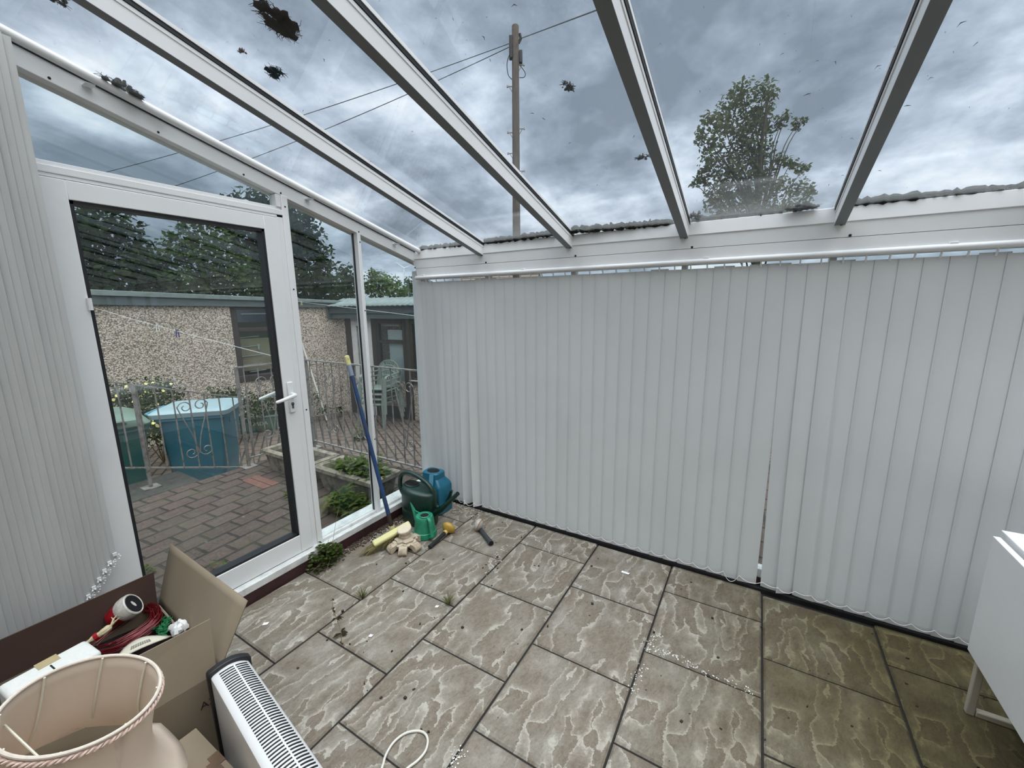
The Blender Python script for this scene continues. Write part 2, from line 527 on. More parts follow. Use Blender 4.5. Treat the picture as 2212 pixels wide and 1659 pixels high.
# ------------------------------------------------------------------ walls behind and beside the camera
struct('wall_rear', MB().box(XW - 0.1, XR + 0.1, YH - 0.2, YH, -0.06, 2.9), M['wall_brown'], 'rough rendered house wall behind the camera', 'wall', smooth=0)
struct('wall_right', MB().box(XR, XR + 0.1, YH, YB + 0.06, -0.06, 2.75), M['render'], 'white end wall at the far right of the lean-to', 'wall', smooth=0)
struct('wall_left', MB().box(-2.30, -2.142, YH, YB + 0.05, -0.06, 0.064), M['maroon'], 'low dark maroon board under the white door sill', 'wall', bevel=0.004)
sill = MB()
sill.box(-2.31, -2.150, 1.352, YB + 0.07, 0.064, 0.082).box(-2.168, -2.138, YH, YB + 0.02, 0.058, 0.098).box(-2.31, -2.20, 1.352, YB + 0.07, 0.082, 0.100)
struct('trim_1', sill, M['upvc_dirty'], 'weathered white sill channel along the glazed side with the door', 'sill', bevel=0.003)
struct('wall_front', MB().box(XW - 0.1, XR, YB + 0.005, YB + 0.12, -0.06, 0.055), M['maroon'], 'low board under the window behind the long white blind', 'wall', smooth=0)
struct('baseboard_front', MB().box(-2.14, XR, 2.338, YB + 0.006, -0.02, 0.018), M['black_strip'], 'black sealing strip along the foot of the blind', 'skirting', bevel=0.005)

# ------------------------------------------------------------------ fixed glazing on the door side
def rafter_line(y, dz=0.0):
    return roof_bottom(y) + dz
w2 = thing('window_2', 'narrow tall glazed panel between the door and the white mullion', 'window', (XW, 1.6, 0.1), kind='structure')
post = MB().box(XW - 0.06, XW, 1.352, 1.386, 0.082, rafter_line(1.37) + 0.005)
build('frame_post', post, M['upvc'], w2, bevel=0.002)
mull = MB().box(XW - 0.062, XW, 1.818, 1.842, 0.082, rafter_line(1.83) + 0.005)
build('mullion', mull, M['upvc'], w2, bevel=0.002)
def pane_quad(name, y0, y1, zb, parent, ztop=None, x=XW - 0.045, gz=0.0):
    t0 = rafter_line(y0) if ztop is None else ztop; t1 = rafter_line(y1) if ztop is None else ztop
    mb = MB().prism([(y0, zb), (y1, zb), (y1, t1 + gz), (y0, t0 + gz)], (x, 0, 0), (0, 1, 0), (0, 0, 1), (0.004, 0, 0))
    return build(name, mb, M['glass'], parent, smooth=0)
pane_quad('glass_pane', 1.386, 1.818, 0.1, w2)
build('gasket', MB().box(XW - 0.05, XW - 0.036, 1.386, 1.389, 0.1, rafter_line(1.387)).box(XW - 0.05, XW - 0.036, 1.815, 1.818, 0.1, rafter_line(1.817)), M['gasket'], w2, smooth=0)
w3 = thing('window_3', 'narrow tall glazed panel between the mullion and the room corner', 'window', (XW, 2.1, 0.1), kind='structure')
build('corner_post', MB().box(XW - 0.07, XW + 0.02, YB - 0.015, YB + 0.07, 0.082, 1.76), M['upvc'], w3, bevel=0.003)
pane_quad('glass_pane', 1.842, YB - 0.01, 0.1, w3)
build('gasket', MB().box(XW - 0.05, XW - 0.036, 1.842, 1.845, 0.1, rafter_line(1.843)), M['gasket'], w3, smooth=0)
w1 = thing('window_1', 'sloping glazed light over the glass door', 'window', (XW, 0.6, 2.0), kind='structure')
build('transom_frame', MB().box(XW - 0.06, XW, YH, 1.352, 1.975, 2.000).box(XW - 0.06, XW - 0.012, YH, 1.352, 2.000, 2.017), M['upvc'], w1, bevel=0.002)
pane_quad('glass_pane', -0.6, 1.352, 2.01, w1)
build('end_bar', MB().box(XW - 0.06, XW - 0.004, 1.325, 1.352, 2.015, rafter_line(1.34)), M['upvc'], w1, bevel=0.002)
# screws through the posts
def screws(parent, pts, nx=(1, 0, 0), r=0.0045):
    for p in pts:
        R = np.stack(frame_of(nx), 1)
        build('screw', MB().lathe([(r, -0.001), (r, 0.0008), (r * 0.6, 0.0018)], 8, p, R), M['screw'], parent)
screws(w2, [(XW, 1.369, z) for z in (2.02, 1.60, 0.93)] + [(XW, 1.834, z) for z in (1.90, 1.48, 0.62)])

# ------------------------------------------------------------------ glass door
d1 = thing('door_1', 'white framed fully glazed door with lever handle', 'door', (XW, 0.9, 0.08), kind='structure')
DL, DR = 0.33, 1.318        # leaf
fr = MB().box(XW - 0.07, XW - 0.004, 1.320, 1.352, 0.082, 1.975).box(XW - 0.07, XW - 0.004, 0.28, DL - 0.003, 0.082, 1.975).box(XW - 0.07, XW - 0.004, 0.28, 1.352, 1.962, 1.975)
build('door_frame', fr, M['upvc'], d1, bevel=0.002)
build('threshold', MB().box(XW - 0.08, XW + 0.03, 0.28, 1.352, 0.064, 0.100), M['upvc_dirty'], d1, bevel=0.004)
GY0, GY1, GZ0, GZ1 = 0.552, 1.246, 0.211, 1.892
leaf = MB()
leaf.box(XW - 0.056, XW + 0.006, DL, GY0, 0.104, 1.958).box(XW - 0.056, XW + 0.006, GY1, DR, 0.104, 1.958)
leaf.box(XW - 0.056, XW + 0.005, GY0 - 0.0005, GY1 + 0.0005, GZ1, 1.958).box(XW - 0.056, XW + 0.005, GY0 - 0.0005, GY1 + 0.0005, 0.104, GZ0)
build('door_leaf', leaf, M['upvc'], d1, bevel=0.0025)
gk = MB()
gk.box(XW - 0.052, XW - 0.001, GY0 - 0.001, GY0 + 0.012, GZ0, GZ1).box(XW - 0.052, XW - 0.001, GY1 - 0.012, GY1 + 0.001, GZ0, GZ1)
gk.box(XW - 0.052, XW - 0.001, GY0, GY1, GZ0 - 0.001, GZ0 + 0.012).box(XW - 0.052, XW - 0.001, GY0, GY1, GZ1 - 0.012, GZ1 + 0.001)
build('gasket', gk, M['gasket'], d1, smooth=0)
build('glass_pane', MB().box(XW - 0.03, XW - 0.026, GY0, GY1, GZ0, GZ1), M['glass'], d1, smooth=0)
def lever(side):
    s = 1 if side else -1
    x0 = XW + 0.006 if side else XW - 0.056
    pl = MB().box(min(x0, x0 + s * 0.010), max(x0, x0 + s * 0.010), 1.266, 1.298, 0.936, 1.106)
    plate = build('lock_plate', pl, M['upvc'], d1, bevel=0.004)
    xx = x0 + s * 0.010
    h = MB().tube([(x0 + s * 0.004, 1.287, 1.036), (x0 + s * 0.03, 1.287, 1.036), (x0 + s * 0.048, 1.280, 1.037), (x0 + s * 0.053, 1.262, 1.035), (x0 + s * 0.053, 1.225, 1.027), (x0 + s * 0.050, 1.180, 1.019), (x0 + s * 0.048, 1.172, 1.018)],
                  [0.012, 0.011, 0.011, 0.0105, 0.0095, 0.0085, 0.005], 10)
    hd = build('door_handle', h, M['upvc'], d1)
    if side:
        k = MB().tube([(xx - 0.001, 1.283, 0.985), (xx + 0.003, 1.283, 0.985)], 0.0085, 12).box(xx - 0.001, xx + 0.003, 1.2785, 1.2875, 0.960, 0.982)
        build('keyhole', k, simple('lock_metal', (0.16, 0.16, 0.17), 0.35, 0.9), plate)
lever(True); lever(False)
build('hinge', MB().tube([(XW + 0.012, GY0 + 0.0, 1.50), (XW + 0.012, GY0, 1.545)], 0.008, 8), M['upvc'], d1)
scr = MB().tube([(XW + 0.0065, 0.44, 1.79), (XW + 0.0065, 0.463, 1.782)], 0.0008, 4)
build('scratch', scr, M['screw'], d1)

# ------------------------------------------------------------------ glazing behind the long blind
w4 = thing('window_4', 'long low glazed side hidden behind the closed white blind', 'window', (0, YB, 0.05), kind='structure')
build('bottom_rail', MB().box(XW - 0.06, XR, YB + 0.015, YB + 0.07, 0.055, 0.105), M['upvc'], w4, bevel=0.003)
build('top_rail', MB().box(XW - 0.06, XR, YB + 0.015, YB + 0.07, 1.74, 1.84), M['upvc'], w4, bevel=0.003)
for i in range(1, 11):
    x = -2.22 + 0.62 * i
    build('mullion', MB().box(x - 0.013, x + 0.013, YB + 0.012, YB + 0.065, 0.1, 1.74), M['upvc'], w4, bevel=0.002)
build('glass_pane', MB().box(XW - 0.05, XR, YB + 0.04, YB + 0.044, 0.1, 1.75), M['glass'], w4, smooth=0)

# ------------------------------------------------------------------ eaves beam
beam = thing('trim_2', 'white aluminium eaves beam over the long blind', 'beam', (0, YB, 1.7), kind='structure')
hp = [(YB - 0.055, 1.836), (YB + 0.10, 1.836), (YB + 0.10, 1.880), (YB + 0.02, 1.893), (YB - 0.045, 1.898)]
build('eaves_header', MB().prism(hp, (XW - 0.02, 0, 0), (0, 1, 0), (0, 0, 1), (XR - XW + 0.02, 0, 0)), M['upvc'], beam, bevel=0.002)
# fascia boards under the header: upper strip and lower strip either side of a groove; left end swept in a hollow curve
def fascia(z0, z1, yy, xa, xb):
    mb = MB(); pts = []
    n = 6
    poly = [(XR, z1), (XR, z0)]
    for k in range(n + 1):
        t = k / n
        poly.append((xa + (xb - xa) * t, z0 + (z1 - z0) * t))
    return mb.prism(poly, (0, yy, 0), (1, 0, 0), (0, 0, 1), (0, 0.05, 0))
def cove(z):     # left end of the fascia: hollow quarter curve
    t = (z - 1.70) / (1.836 - 1.70)
    return -2.165 - 0.075 * (1 - math.sqrt(max(0, 1 - t * t)))
def fascia2(z0, z1, y0):
    poly = [(XR, z0)] + [(XR, z1)] + [(cove(z1 + (z0 - z1) * k / 6), z1 + (z0 - z1) * k / 6) for k in range(7)]
    return MB().prism(poly, (0, y0, 0), (1, 0, 0), (0, 0, 1), (0, 0.06, 0))
build('upper_fascia', fascia2(1.7735, 1.836, YB - 0.05), M['upvc'], beam, smooth=0.3)
build('lower_fascia', fascia2(1.695, 1.7715, YB - 0.05), M['upvc'], beam, smooth=0.3)
bx = [-2.22 + 0.62 * i for i in range(0, 11)]
screws(beam, [(x + 0.005, YB - 0.0555 + 0.004, 1.827) for x in bx[1:]] + [(x + 0.04, YB - 0.0515, 1.779) for x in bx], nx=(0, -1, 0), r=0.0055)

# ------------------------------------------------------------------ roof: bars, caps and panes
roof = thing('ceiling', 'sloping clear glass roof carried on white bars', 'roof', (0, YH, 2.6), kind='structure')
ya, yb = YH, YB - 0.05
dirv = V(0, yb - ya, roof_bottom(yb) - roof_bottom(ya)); dirv /= np.linalg.norm(dirv)
def sloped(x0, x1, z0, z1, y0=ya, y1=yb):
    mb = MB()
    vs = [(x, y, roof_bottom(y) + dz) for dz in (z0, z1) for y in (y0, y1) for x in (x0, x1)]
    return mb.add(vs, [(0, 2, 3, 1), (4, 5, 7, 6), (0, 1, 5, 4), (2, 6, 7, 3), (0, 4, 6, 2), (1, 3, 7, 5)])
for i in range(1, 11):
    x = -2.22 + 0.62 * i
    if x > XR: break
    rb = build('rafter', sloped(x - 0.019, x + 0.019, 0.0015, 0.064), M['upvc'], roof, smooth=0)
    build('cover_strip', sloped(x - 0.0188, x + 0.0188, 0.0, 0.0018), M['bar_under'], rb, smooth=0)  # thin layer added under each bar to carry its painted shade
    build('glazing_bead', sloped(x - 0.0215, x + 0.0215, 0.050, 0.062), M['upvc'], rb, smooth=0)
    build('gasket', sloped(x - 0.024, x + 0.024, 0.064, 0.074, y1=YB + 0.02), M['gasket'], rb, smooth=0)
    build('cap', sloped(x - 0.026, x + 0.026, 0.078, 0.090, y1=YB + 0.06), M['upvc'], rb, smooth=0)
edge = build('rafter', sloped(XW - 0.085, XW - 0.003, 0.0, 0.066, y1=YB + 0.03), M['upvc'], roof, bevel=0.002)
edge['label'] = 'wide edge bar over the door side'
build('gasket', sloped(XW - 0.085, XW + 0.006, 0.066, 0.076, y1=YB + 0.03), M['gasket'], edge, smooth=0)
build('cap', sloped(XW - 0.09, XW + 0.002, 0.080, 0.092, y1=YB + 0.06), M['upvc'], edge, smooth=0)
screws(edge, [(XW - 0.003 + 0.001, y, roof_bottom(y) + 0.012) for y in (0.565, 0.86, 1.18, 1.355, 1.833)])
for i in range(0, 11):
    x0 = -2.22 + 0.62 * i; x1 = min(x0 + 0.62, XR + 0.05)
    if x0 > XR: break
    p = build('glass_pane', sloped(x0 + 0.004, x1 - 0.004, 0.0745, 0.0775, y1=YB + 0.055), M['roof_glass'], roof, smooth=0)
gut = thing('trim_3', 'dark rain gutter running outside the eaves of the glass roof', 'gutter', (0, YB + 0.12, 1.8), kind='structure')
gp = [(YB + 0.075, 1.86), (YB + 0.08, 1.80), (YB + 0.11, 1.775), (YB + 0.15, 1.775), (YB + 0.18, 1.80), (YB + 0.185, 1.865), (YB + 0.178, 1.865), (YB + 0.174, 1.803), (YB + 0.148, 1.782), (YB + 0.112, 1.782), (YB + 0.087, 1.803), (YB + 0.082, 1.86)]
build('gutter_channel', MB().prism(gp, (XW - 0.1, 0, 0), (0, 1, 0), (0, 0, 1), (XR - XW + 0.2, 0, 0)), M['upvc'], gut, smooth=0)

# ------------------------------------------------------------------ long vertical blind
vb = thing('vertical_blind', 'closed white vertical blind covering the whole long side', 'blind', (0, 2.31, 0.04))
YS = 2.318
trk = MB().tube([(x, 2.302, 1.706) for x in np.linspace(-2.168, 2.28, 40)], 0.0135, 12, flat=(1, 1))
build('headrail', trk, M['upvc'], vb)
for x in (-2.10, -1.28, -0.25, 0.62, 1.5):
    build('bracket', MB().box(x - 0.012, x + 0.012, 2.295, 2.318, 1.717, 1.726), M['upvc'], vb, bevel=0.002)
def slat_mb(xc, w=0.089, y=YS, z0=0.042, z1=1.672, tilt=0.055, dx=0.0, tw=0.0, nx=6, nz=14, lean=1.6):
    mb = MB(); vs = []
    for j in range(nz + 1):
        t = j / nz; z = z1 + (z0 - z1) * t
        a = tilt + tw * t ** lean; off = dx * t ** lean
        for i in range(nx + 1):
            s = (i / nx - 0.5)
            bow = 0.0025 * (1 - 4 * s * s)
            lx, ly = s * w, -bow
            vs.append((xc + off + lx * math.cos(a) - ly * math.sin(a), y + lx * math.sin(a) + ly * math.cos(a), z))
    fs = [(j * (nx + 1) + i, j * (nx + 1) + i + 1, (j + 1) * (nx + 1) + i + 1, (j + 1) * (nx + 1) + i) for j in range(nz) for i in range(nx)]
    return mb.add(vs, fs)
slats = []
lefts = [(-2.168, -2.093), (-2.112, -2.046), (-2.076, -2.012), (-2.023, -1.946), (-1.946, -1.872), (-1.872, -1.799), (-1.799, -1.724)]
for i, (a, b_) in enumerate(lefts):
    slats.append([0.5 * (a + b_), 0.0, 0.0])
k = 0
while -1.724 + 0.0759 * (k + 0.5) < 2.25:
    slats.append([-1.724 + 0.0759 * (k + 0.5), 0.0, 0.0]); k += 1
jr = random.Random(3)
for s in slats:
    s[1] = jr.uniform(-0.0015, 0.0015); s[2] = jr.uniform(-0.03, 0.03)
slats[0][1], slats[0][2] = 0.036, -0.2
slats[1][1], slats[2][1] = 0.03, 0.026
slats[3][1] = 0.012
slats[6][1], slats[6][2] = -0.004, 1.0
slats[7][1], slats[7][2] = 0.010, 0.95
slats[8][1] = 0.010
ib = 7 + 23
slats[ib][1], slats[ib][2] = 0.000, 0.10
slats[ib + 1][1], slats[ib + 1][2] = 0.033, -0.14
slats[ib + 2][1], slats[ib + 2][2] = 0.020, 0.45
slats[ib + 3][1], slats[ib + 3][2] = 0.020, -0.2
slats[ib + 4][1] = 0.012
ends = []
for i, (xc, dx, tw) in enumerate(slats):
    tl = 0.055 if i > 2 else 0.2
    z1 = 1.674 + (0.006 if jr.random() < 0.25 else 0.0)
    o = build('slat', slat_mb(xc, tilt=tl, dx=dx, tw=tw, z1=z1, lean=1.15 if ib <= i <= ib + 3 else 1.6), M['blind'], vb, smooth=1.5)
    a = tl + tw; xb = xc + dx
    ca, sa = math.cos(a), math.sin(a)
    wt = MB().bar((xb - 0.0425 * ca, YS + 0.001 - 0.0425 * sa, 0.060), (xb + 0.0425 * ca, YS + 0.001 + 0.0425 * sa, 0.060), 0.0022, 0.030, up=(0, 0, 1))
    build('bottom_weight', wt, M['bead'], o, smooth=0)
    hk = MB().tube([(xc, 2.304, 1.694), (xc, 2.306, 1.684), (xc, YS - 0.002, 1.668)], [0.004, 0.0035, 0.0045], 6)
    build('hanger', hk, M['bead'], o)
    ends.append((xb - 0.038 * ca, xb + 0.038 * ca, YS - 0.0385 * sa - 0.004, YS + 0.0385 * sa - 0.004))
ch = MB()
for i in range(len(ends) - 1):
    xa, xb = ends[i][0] + 0.002, ends[i + 1][0] + 0.002
    ya_, yb_ = min(ends[i][2], YS - 0.009), min(ends[i + 1][2], YS - 0.009)
    sag = 0.014 + 0.006 * jr.random()
    if i == ib - 1: sag = 0.045
    if i in (ib + 1, ib + 3): sag = 0.006
    if i in (5, 6): sag = 0.028
    pts = [(xa + (xb - xa) * t, ya_ + (yb_ - ya_) * t - 0.004 * math.sin(math.pi * t), max(0.006, 0.074 - sag * 4 * t * (1 - t))) for t in np.linspace(0, 1, 9)]
    ch.tube(pts, 0.0013, 5)
build('bead_chain', ch, M['bead'], vb)
tp = MB()
tp.tube([(-1.55, 2.302, 1.7215), (-1.54, 2.302, 1.7225)], 0.006, 6)

# ------------------------------------------------------------------ drawn-back blind on the door side
lb = thing('vertical_blind', 'drawn back grey white vertical blind bunched beside the glass door', 'blind', (-2.1, 0.2, 0.3))
XT = -2.135
hr = MB().tube([(XT, y, roof_bottom(y) + 0.068) for y in np.linspace(YH + 0.02, 2.33, 30)], 0.016, 12)
build('headrail', hr, M['upvc'], lb)
for y in (0.66, 1.5, 2.12):
    build('bracket', MB().box(XW - 0.002, XT - 0.006, y - 0.014, y + 0.014, roof_bottom(y) + 0.044, roof_bottom(y) + 0.05), M['upvc'], lb, bevel=0.002)
nl = 24
lens = []
for i in range(nl):
    y = 0.453 - 0.0185 * i
    zt = roof_bottom(y) + 0.045
    zb = max(0.10, 0.535 - 0.0245 * i)
    th = math.radians(17 + (3 if i % 3 == 1 else 0))
    mb = MB(); vs = []
    for j in range(11):
        t = j / 10; z = zt + (zb - zt) * t
        a = th - 0.05 * t
        for q in range(6):
            s = q / 5 - 0.5
            bow = 0.003 * (1 - 4 * s * s)
            # slats bunched like shingles, the door edge of each turned a little into the room
            vs.append((XT + 0.020 + s * 0.089 * math.sin(a) + bow, y - 0.022 - 0.004 * t + s * 0.089 * math.cos(a), z - (0.010 * abs(s) if j == 0 else 0)))
    fs = [(j * 6 + q, j * 6 + q + 1, (j + 1) * 6 + q + 1, (j + 1) * 6 + q) for j in range(10) for q in range(5)]
    mb.add(vs, fs)
    o = build('slat', mb, M['blind_grey'], lb, smooth=1.5)
    P = vs[-6:]
    wt = MB().bar((P[0][0], P[0][1], zb + 0.018), (P[5][0], P[5][1], zb + 0.018), 0.0022, 0.028)
    build('bottom_weight', wt, M['blind_grey'], o, smooth=0)
    lens.append((P[5], zb))
ch = MB()
for i in range(nl - 1):
    (p, za), (p2, zc) = lens[i], lens[i + 1]
    a = V(p[0] + 0.004, p[1] - 0.004, za + 0.026); b_ = V(p2[0] + 0.004, p2[1] - 0.004, zc + 0.026)
    loop = [a + (b_ - a) * t + V(0.012 * math.sin(math.pi * t), 0.016 * math.sin(2.4 * math.pi * t), -0.020 * math.sin(math.pi * t)) for t in np.linspace(0, 1, 11)]
    for p_ in loop:
        ch.ball(p_, 0.0032, 6, 4)
    ch.box(a[0] - 0.003, a[0] + 0.003, a[1] - 0.007, a[1] + 0.005, a[2] - 0.010, a[2] + 0.002)
build('bead_chain', ch, M['bead'], lb)

# ================================================================== THINGS IN THE ROOM
def smooth_path(pts, n=6):
    """Catmull-Rom through points"""
    P = [np.array(p, float) for p in pts]
    P = [2 * P[0] - P[1]] + P + [2 * P[-1] - P[-2]]
    out = []
    for i in range(1, len(P) - 2):
        for k in range(n):
            t = k / n
            a, b, c, d = P[i - 1], P[i], P[i + 1], P[i + 2]
            out.append(0.5 * ((2 * b) + (c - a) * t + (2 * a - 5 * b + 4 * c - d) * t * t + (3 * b - 3 * c + d - a) * t ** 3))
    out.append(P[-2])
    return out
def quadflap(p0, p1, p2, p3, th=0.005):
    """thin board with four given corners"""
    p = [np.array(q, float) for q in (p0, p1, p2, p3)]
    n = np.cross(p[1] - p[0], p[3] - p[0]); n /= np.linalg.norm(n)
    a = [q + n * th / 2 for q in p]; b = [q - n * th / 2 for q in p]
    return a + b, [(0, 1, 2, 3), (7, 6, 5, 4), (0, 4, 5, 1), (1, 5, 6, 2), (2, 6, 7, 3), (3, 7, 4, 0)]

# ------------------------------------------------------------------ convector heater
M['heater_white'] = simple('heater_enamel', (0.66, 0.665, 0.67), 0.3, var=0.03, scale=5, coat=0.3)
M['heater_black'] = simple('heater_black_plastic', (0.012, 0.012, 0.014), 0.45)
ang = math.radians(-9.0)
ht = thing('convector_heater', 'white convector heater with slotted top and black end caps beside the open carton', 'heater', (-1.345, 0.497, 0), ang, local=True)
LEN = 0.70
sec = [(-0.048, 0.06), (-0.050, 0.385), (-0.049, 0.396), (-0.044, 0.401)]
for k in range(1, 11):
    y = -0.044 + 0.094 * k / 10
    sec.append((y, 0.401 + 0.010 * math.sin(math.pi * min(1, k / 10 * 0.9)) - 0.020 * (k / 10) ** 3))
sec += [(0.0525, 0.378), (0.053, 0.06)]
mb = MB()
mb.loft([[(x, y, z) for y, z in sec] for x in (0.012, LEN - 0.012)])
build('casing', mb, M['heater_white'], ht, smooth=0.5)
def top_z(y):
    k = (y + 0.044) / 0.094
    return 0.401 + 0.010 * math.sin(math.pi * min(1, max(0, k) * 0.9)) - 0.020 * max(0, k) ** 3
gr = MB()
x = 0.026
while x < LEN - 0.025:
    for a, b in ((-0.030, 0.0065), (0.0115, 0.042)):
        ys = np.linspace(a, b, 7)
        gr.tube([(x + 0.0035 * (1 - ((y - 0.005) / 0.04) ** 2), y, top_z(y) - 0.0008) for y in ys], 0.0029, 6, flat=(1, 1))
    x += 0.0113
g = build('vent_slot', gr, M['heater_black'], ht, smooth=1.0)
for nm, x0, x1 in (('end_cap', -0.010, 0.0125), ('end_cap', LEN - 0.0125, LEN + 0.010)):
    big = [(y * 1.10 + (0.002 if y > 0 else -0.002), z + (0.012 if z > 0.3 else -0.0)) for y, z in sec]
    mb = MB().loft([[(x0 if x0 < 0.1 else x0, y, z) for y, z in big], [(x1, y, z) for y, z in big]])
    build(nm, mb, M['heater_black'], ht, smooth=0.5, bevel=0.003)
for x in (0.10, LEN - 0.10):
    build('foot', MB().box(x - 0.02, x + 0.02, -0.056, 0.085, 0.0, 0.02).box(x - 0.012, x + 0.012, -0.03, 0.03, 0.018, 0.075), M['heater_black'], ht, bevel=0.004)
build('control_knob', MB().tube([(LEN + 0.01, 0.0, 0.33), (LEN + 0.022, 0.0, 0.33)], 0.018, 14), M['heater_black'], ht)

# ------------------------------------------------------------------ open cardboard carton with flaps
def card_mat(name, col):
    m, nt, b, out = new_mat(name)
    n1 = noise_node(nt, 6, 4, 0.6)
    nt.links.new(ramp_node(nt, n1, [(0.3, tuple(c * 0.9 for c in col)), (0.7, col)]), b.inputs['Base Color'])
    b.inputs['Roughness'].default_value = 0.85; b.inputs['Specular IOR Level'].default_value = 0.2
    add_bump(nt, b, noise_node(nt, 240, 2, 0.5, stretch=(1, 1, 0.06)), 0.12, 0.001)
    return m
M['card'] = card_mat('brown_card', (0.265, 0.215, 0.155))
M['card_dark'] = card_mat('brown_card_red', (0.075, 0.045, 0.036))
M['ink'] = simple('black_print', (0.02, 0.018, 0.016), 0.7)
zb = 0.335
FR, FL, BR, BL = V(-1.425, 0.492, zb), V(-1.50, -0.14, zb), V(-1.985, 0.530, zb), V(-1.985, -0.14, zb)
def dn(p): return V(p[0], p[1], 0.002)
bx_ = thing('cardboard_box', 'large open cardboard box with flaps up and decorations inside, beside the door', 'box', (-1.72, 0.2, 0))
mb = MB()
for a, b in ((FL, FR), (FR, BR), (BR, BL), (BL, FL)):
    mb.add(*quadflap(dn(a), dn(b), b, a))
mb.add(*quadflap(dn(FL), dn(FR), dn(BR), dn(BL), 0.004))
body = build('carton_body', mb, M['card'], bx_, smooth=0)
mb = MB(); A_, B_ = V(-1.468, 0.513, 0.50), V(-1.535, -0.12, 0.50)
mb.add(*quadflap(FL, FR, A_, B_)); build('front_flap', mb, M['card'], bx_, smooth=0)
mb = MB(); q_ = [FR + V(0.004, 0.006, 0), BR + V(0, 0.006, 0), V(-2.006, 0.612, 0.552), V(-1.444, 0.618, 0.505)]; vs = []
for j in range(9):
    for i in range(9):
        s, t_ = i / 8, j / 8
        vs.append((q_[0] * (1 - s) + q_[1] * s) * (1 - t_) + (q_[3] * (1 - s) + q_[2] * s) * t_)
mb.add(vs, [(j * 9 + i, j * 9 + i + 1, (j + 1) * 9 + i + 1, (j + 1) * 9 + i) for j in range(8) for i in range(8)])
build('end_flap', mb, M['card'], bx_, smooth=1.0, solid=0.005)
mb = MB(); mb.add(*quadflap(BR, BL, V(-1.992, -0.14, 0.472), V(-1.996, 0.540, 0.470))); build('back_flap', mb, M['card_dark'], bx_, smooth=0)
mb = MB(); mb.add(*quadflap(BL, FL, V(-1.53, -0.30, 0.27), V(-1.96, -0.30, 0.27))); build('end_flap', mb, M['card'], bx_, smooth=0)
# faint print low on the long side
dy = (FR - FL) / np.linalg.norm(FR - FL)
yaw = math.atan2(dy[1], dy[0])
p = FL + dy * 0.60 + V(0.0035, 0, -0.085)
t = text_obj('printed_mark', 'A2', 0.035, M['ink'], bx_, tuple(p - np.array(bx_['_org'])), (math.radians(90), 0, yaw), 0.0002)

M['tinsel_red'] = simple('red_wire', (0.13, 0.005, 0.009), 0.35, 0.3)
M['dark_cloth'] = simple('dark_red_cloth', (0.014, 0.003, 0.004), 0.9, var=0.5, scale=9)  # near-black red: the carton's inner shadow put into the colour
cl = MB(); vs = []; n = 14
for j in range(n):
    for i in range(n):
        s, t_ = i / (n - 1), j / (n - 1)
        x = -1.972 + 0.505 * s * (0.93 + 0.07 * t_); y = -0.125 + 0.615 * t_
        x = -1.970 + (0.46 + 0.065 * t_) * s
        vs.append((x, y, 0.285 + 0.022 * math.sin(9 * s + 3 * t_) * math.cos(8 * t_ + 2 * s)))
cl.add(vs, [(j * n + i, j * n + i + 1, (j + 1) * n + i + 1, (j + 1) * n + i) for j in range(n - 1) for i in range(n - 1)])
o = build('cloth', cl, M['dark_cloth'], smooth=1.5, solid=0.01)  # sheet added to make the inside of the carton look dark
tag(o, 'crumpled dark red cloth lining the open carton under the decorations', 'cloth')

# coil of red wire garland: a big hank of strands
g = MB(); rr = random.Random(4)
ctr = [at_z(205, 1412, 0.325), at_z(255, 1396, 0.335), at_z(305, 1368, 0.345), at_z(335, 1340, 0.35), at_z(332, 1318, 0.35), at_z(300, 1316, 0.345), at_z(255, 1345, 0.335), at_z(215, 1375, 0.325), at_z(190, 1392, 0.32)]
for k in range(38):
    off = V(rr.gauss(0, 0.012), rr.gauss(0, 0.012), rr.gauss(0, 0.010) + 0.0)
    sq = 1 + rr.uniform(-0.12, 0.10); c0 = sum(ctr) / len(ctr)
    m_ = [c0 + (p - c0) * sq + off + V(rr.gauss(0, .003), rr.gauss(0, .003), rr.gauss(0, .002)) for p in ctr]
    st = 0 if k < 27 else rr.randint(0, 2)
    pts = smooth_path(m_[st:5 if k < 22 else 9], 5)
    g.tube([(p[0], p[1], max(p[2], 0.312)) for p in pts], 0.0017, 4)
o = build('garland', g, M['tinsel_red'])
tag(o, 'hank of fine red wire garland coiled in the open carton', 'garland')

# round pot ornament, red and white with dark base, tipped on its side
pot_c = at_z(272, 1316, 0.395)
ax = V(0.47, 0.67, 0.50); ax /= np.linalg.norm(ax)
R = np.stack(frame_of(ax), 1)
pt = thing('pot_ornament', 'small red and white pottery ornament with black base lying on top of the decorations', 'ornament', tuple(pot_c))
M['glaze_white'] = simple('white_glaze', (0.55, 0.53, 0.48), 0.3, var=0.25, scale=60, bump=0.8, bscale=90)
M['glaze_red'] = simple('red_glaze', (0.30, 0.010, 0.018), 0.3, var=0.5, scale=40)
build('pot_body', MB().lathe([(0.030, -0.052), (0.036, -0.03), (0.039, -0.012)], 20, pot_c, R), M['glaze_red'], pt)
build('snowy_band', MB().lathe([(0.0385, -0.014), (0.0435, -0.004), (0.045, 0.012), (0.043, 0.028), (0.040, 0.031), (0.036, 0.030)], 24, pot_c, R, cap0=False, cap1=False), M['glaze_white'], pt)
build('pot_base', MB().lathe([(0.036, 0.024), (0.0355, 0.029), (0.020, 0.028)], 24, pot_c, R), M['gasket'], pt)
build('maker_mark', MB().lathe([(0.014, 0.0292), (0.013, 0.0298)], 8, pot_c, R, sx=0.45), M['glaze_white'], pt)
fp = [at_z(175, 1398, 0.36), at_z(200, 1380, 0.37), at_z(222, 1366, 0.38), at_z(240, 1352, 0.385)]
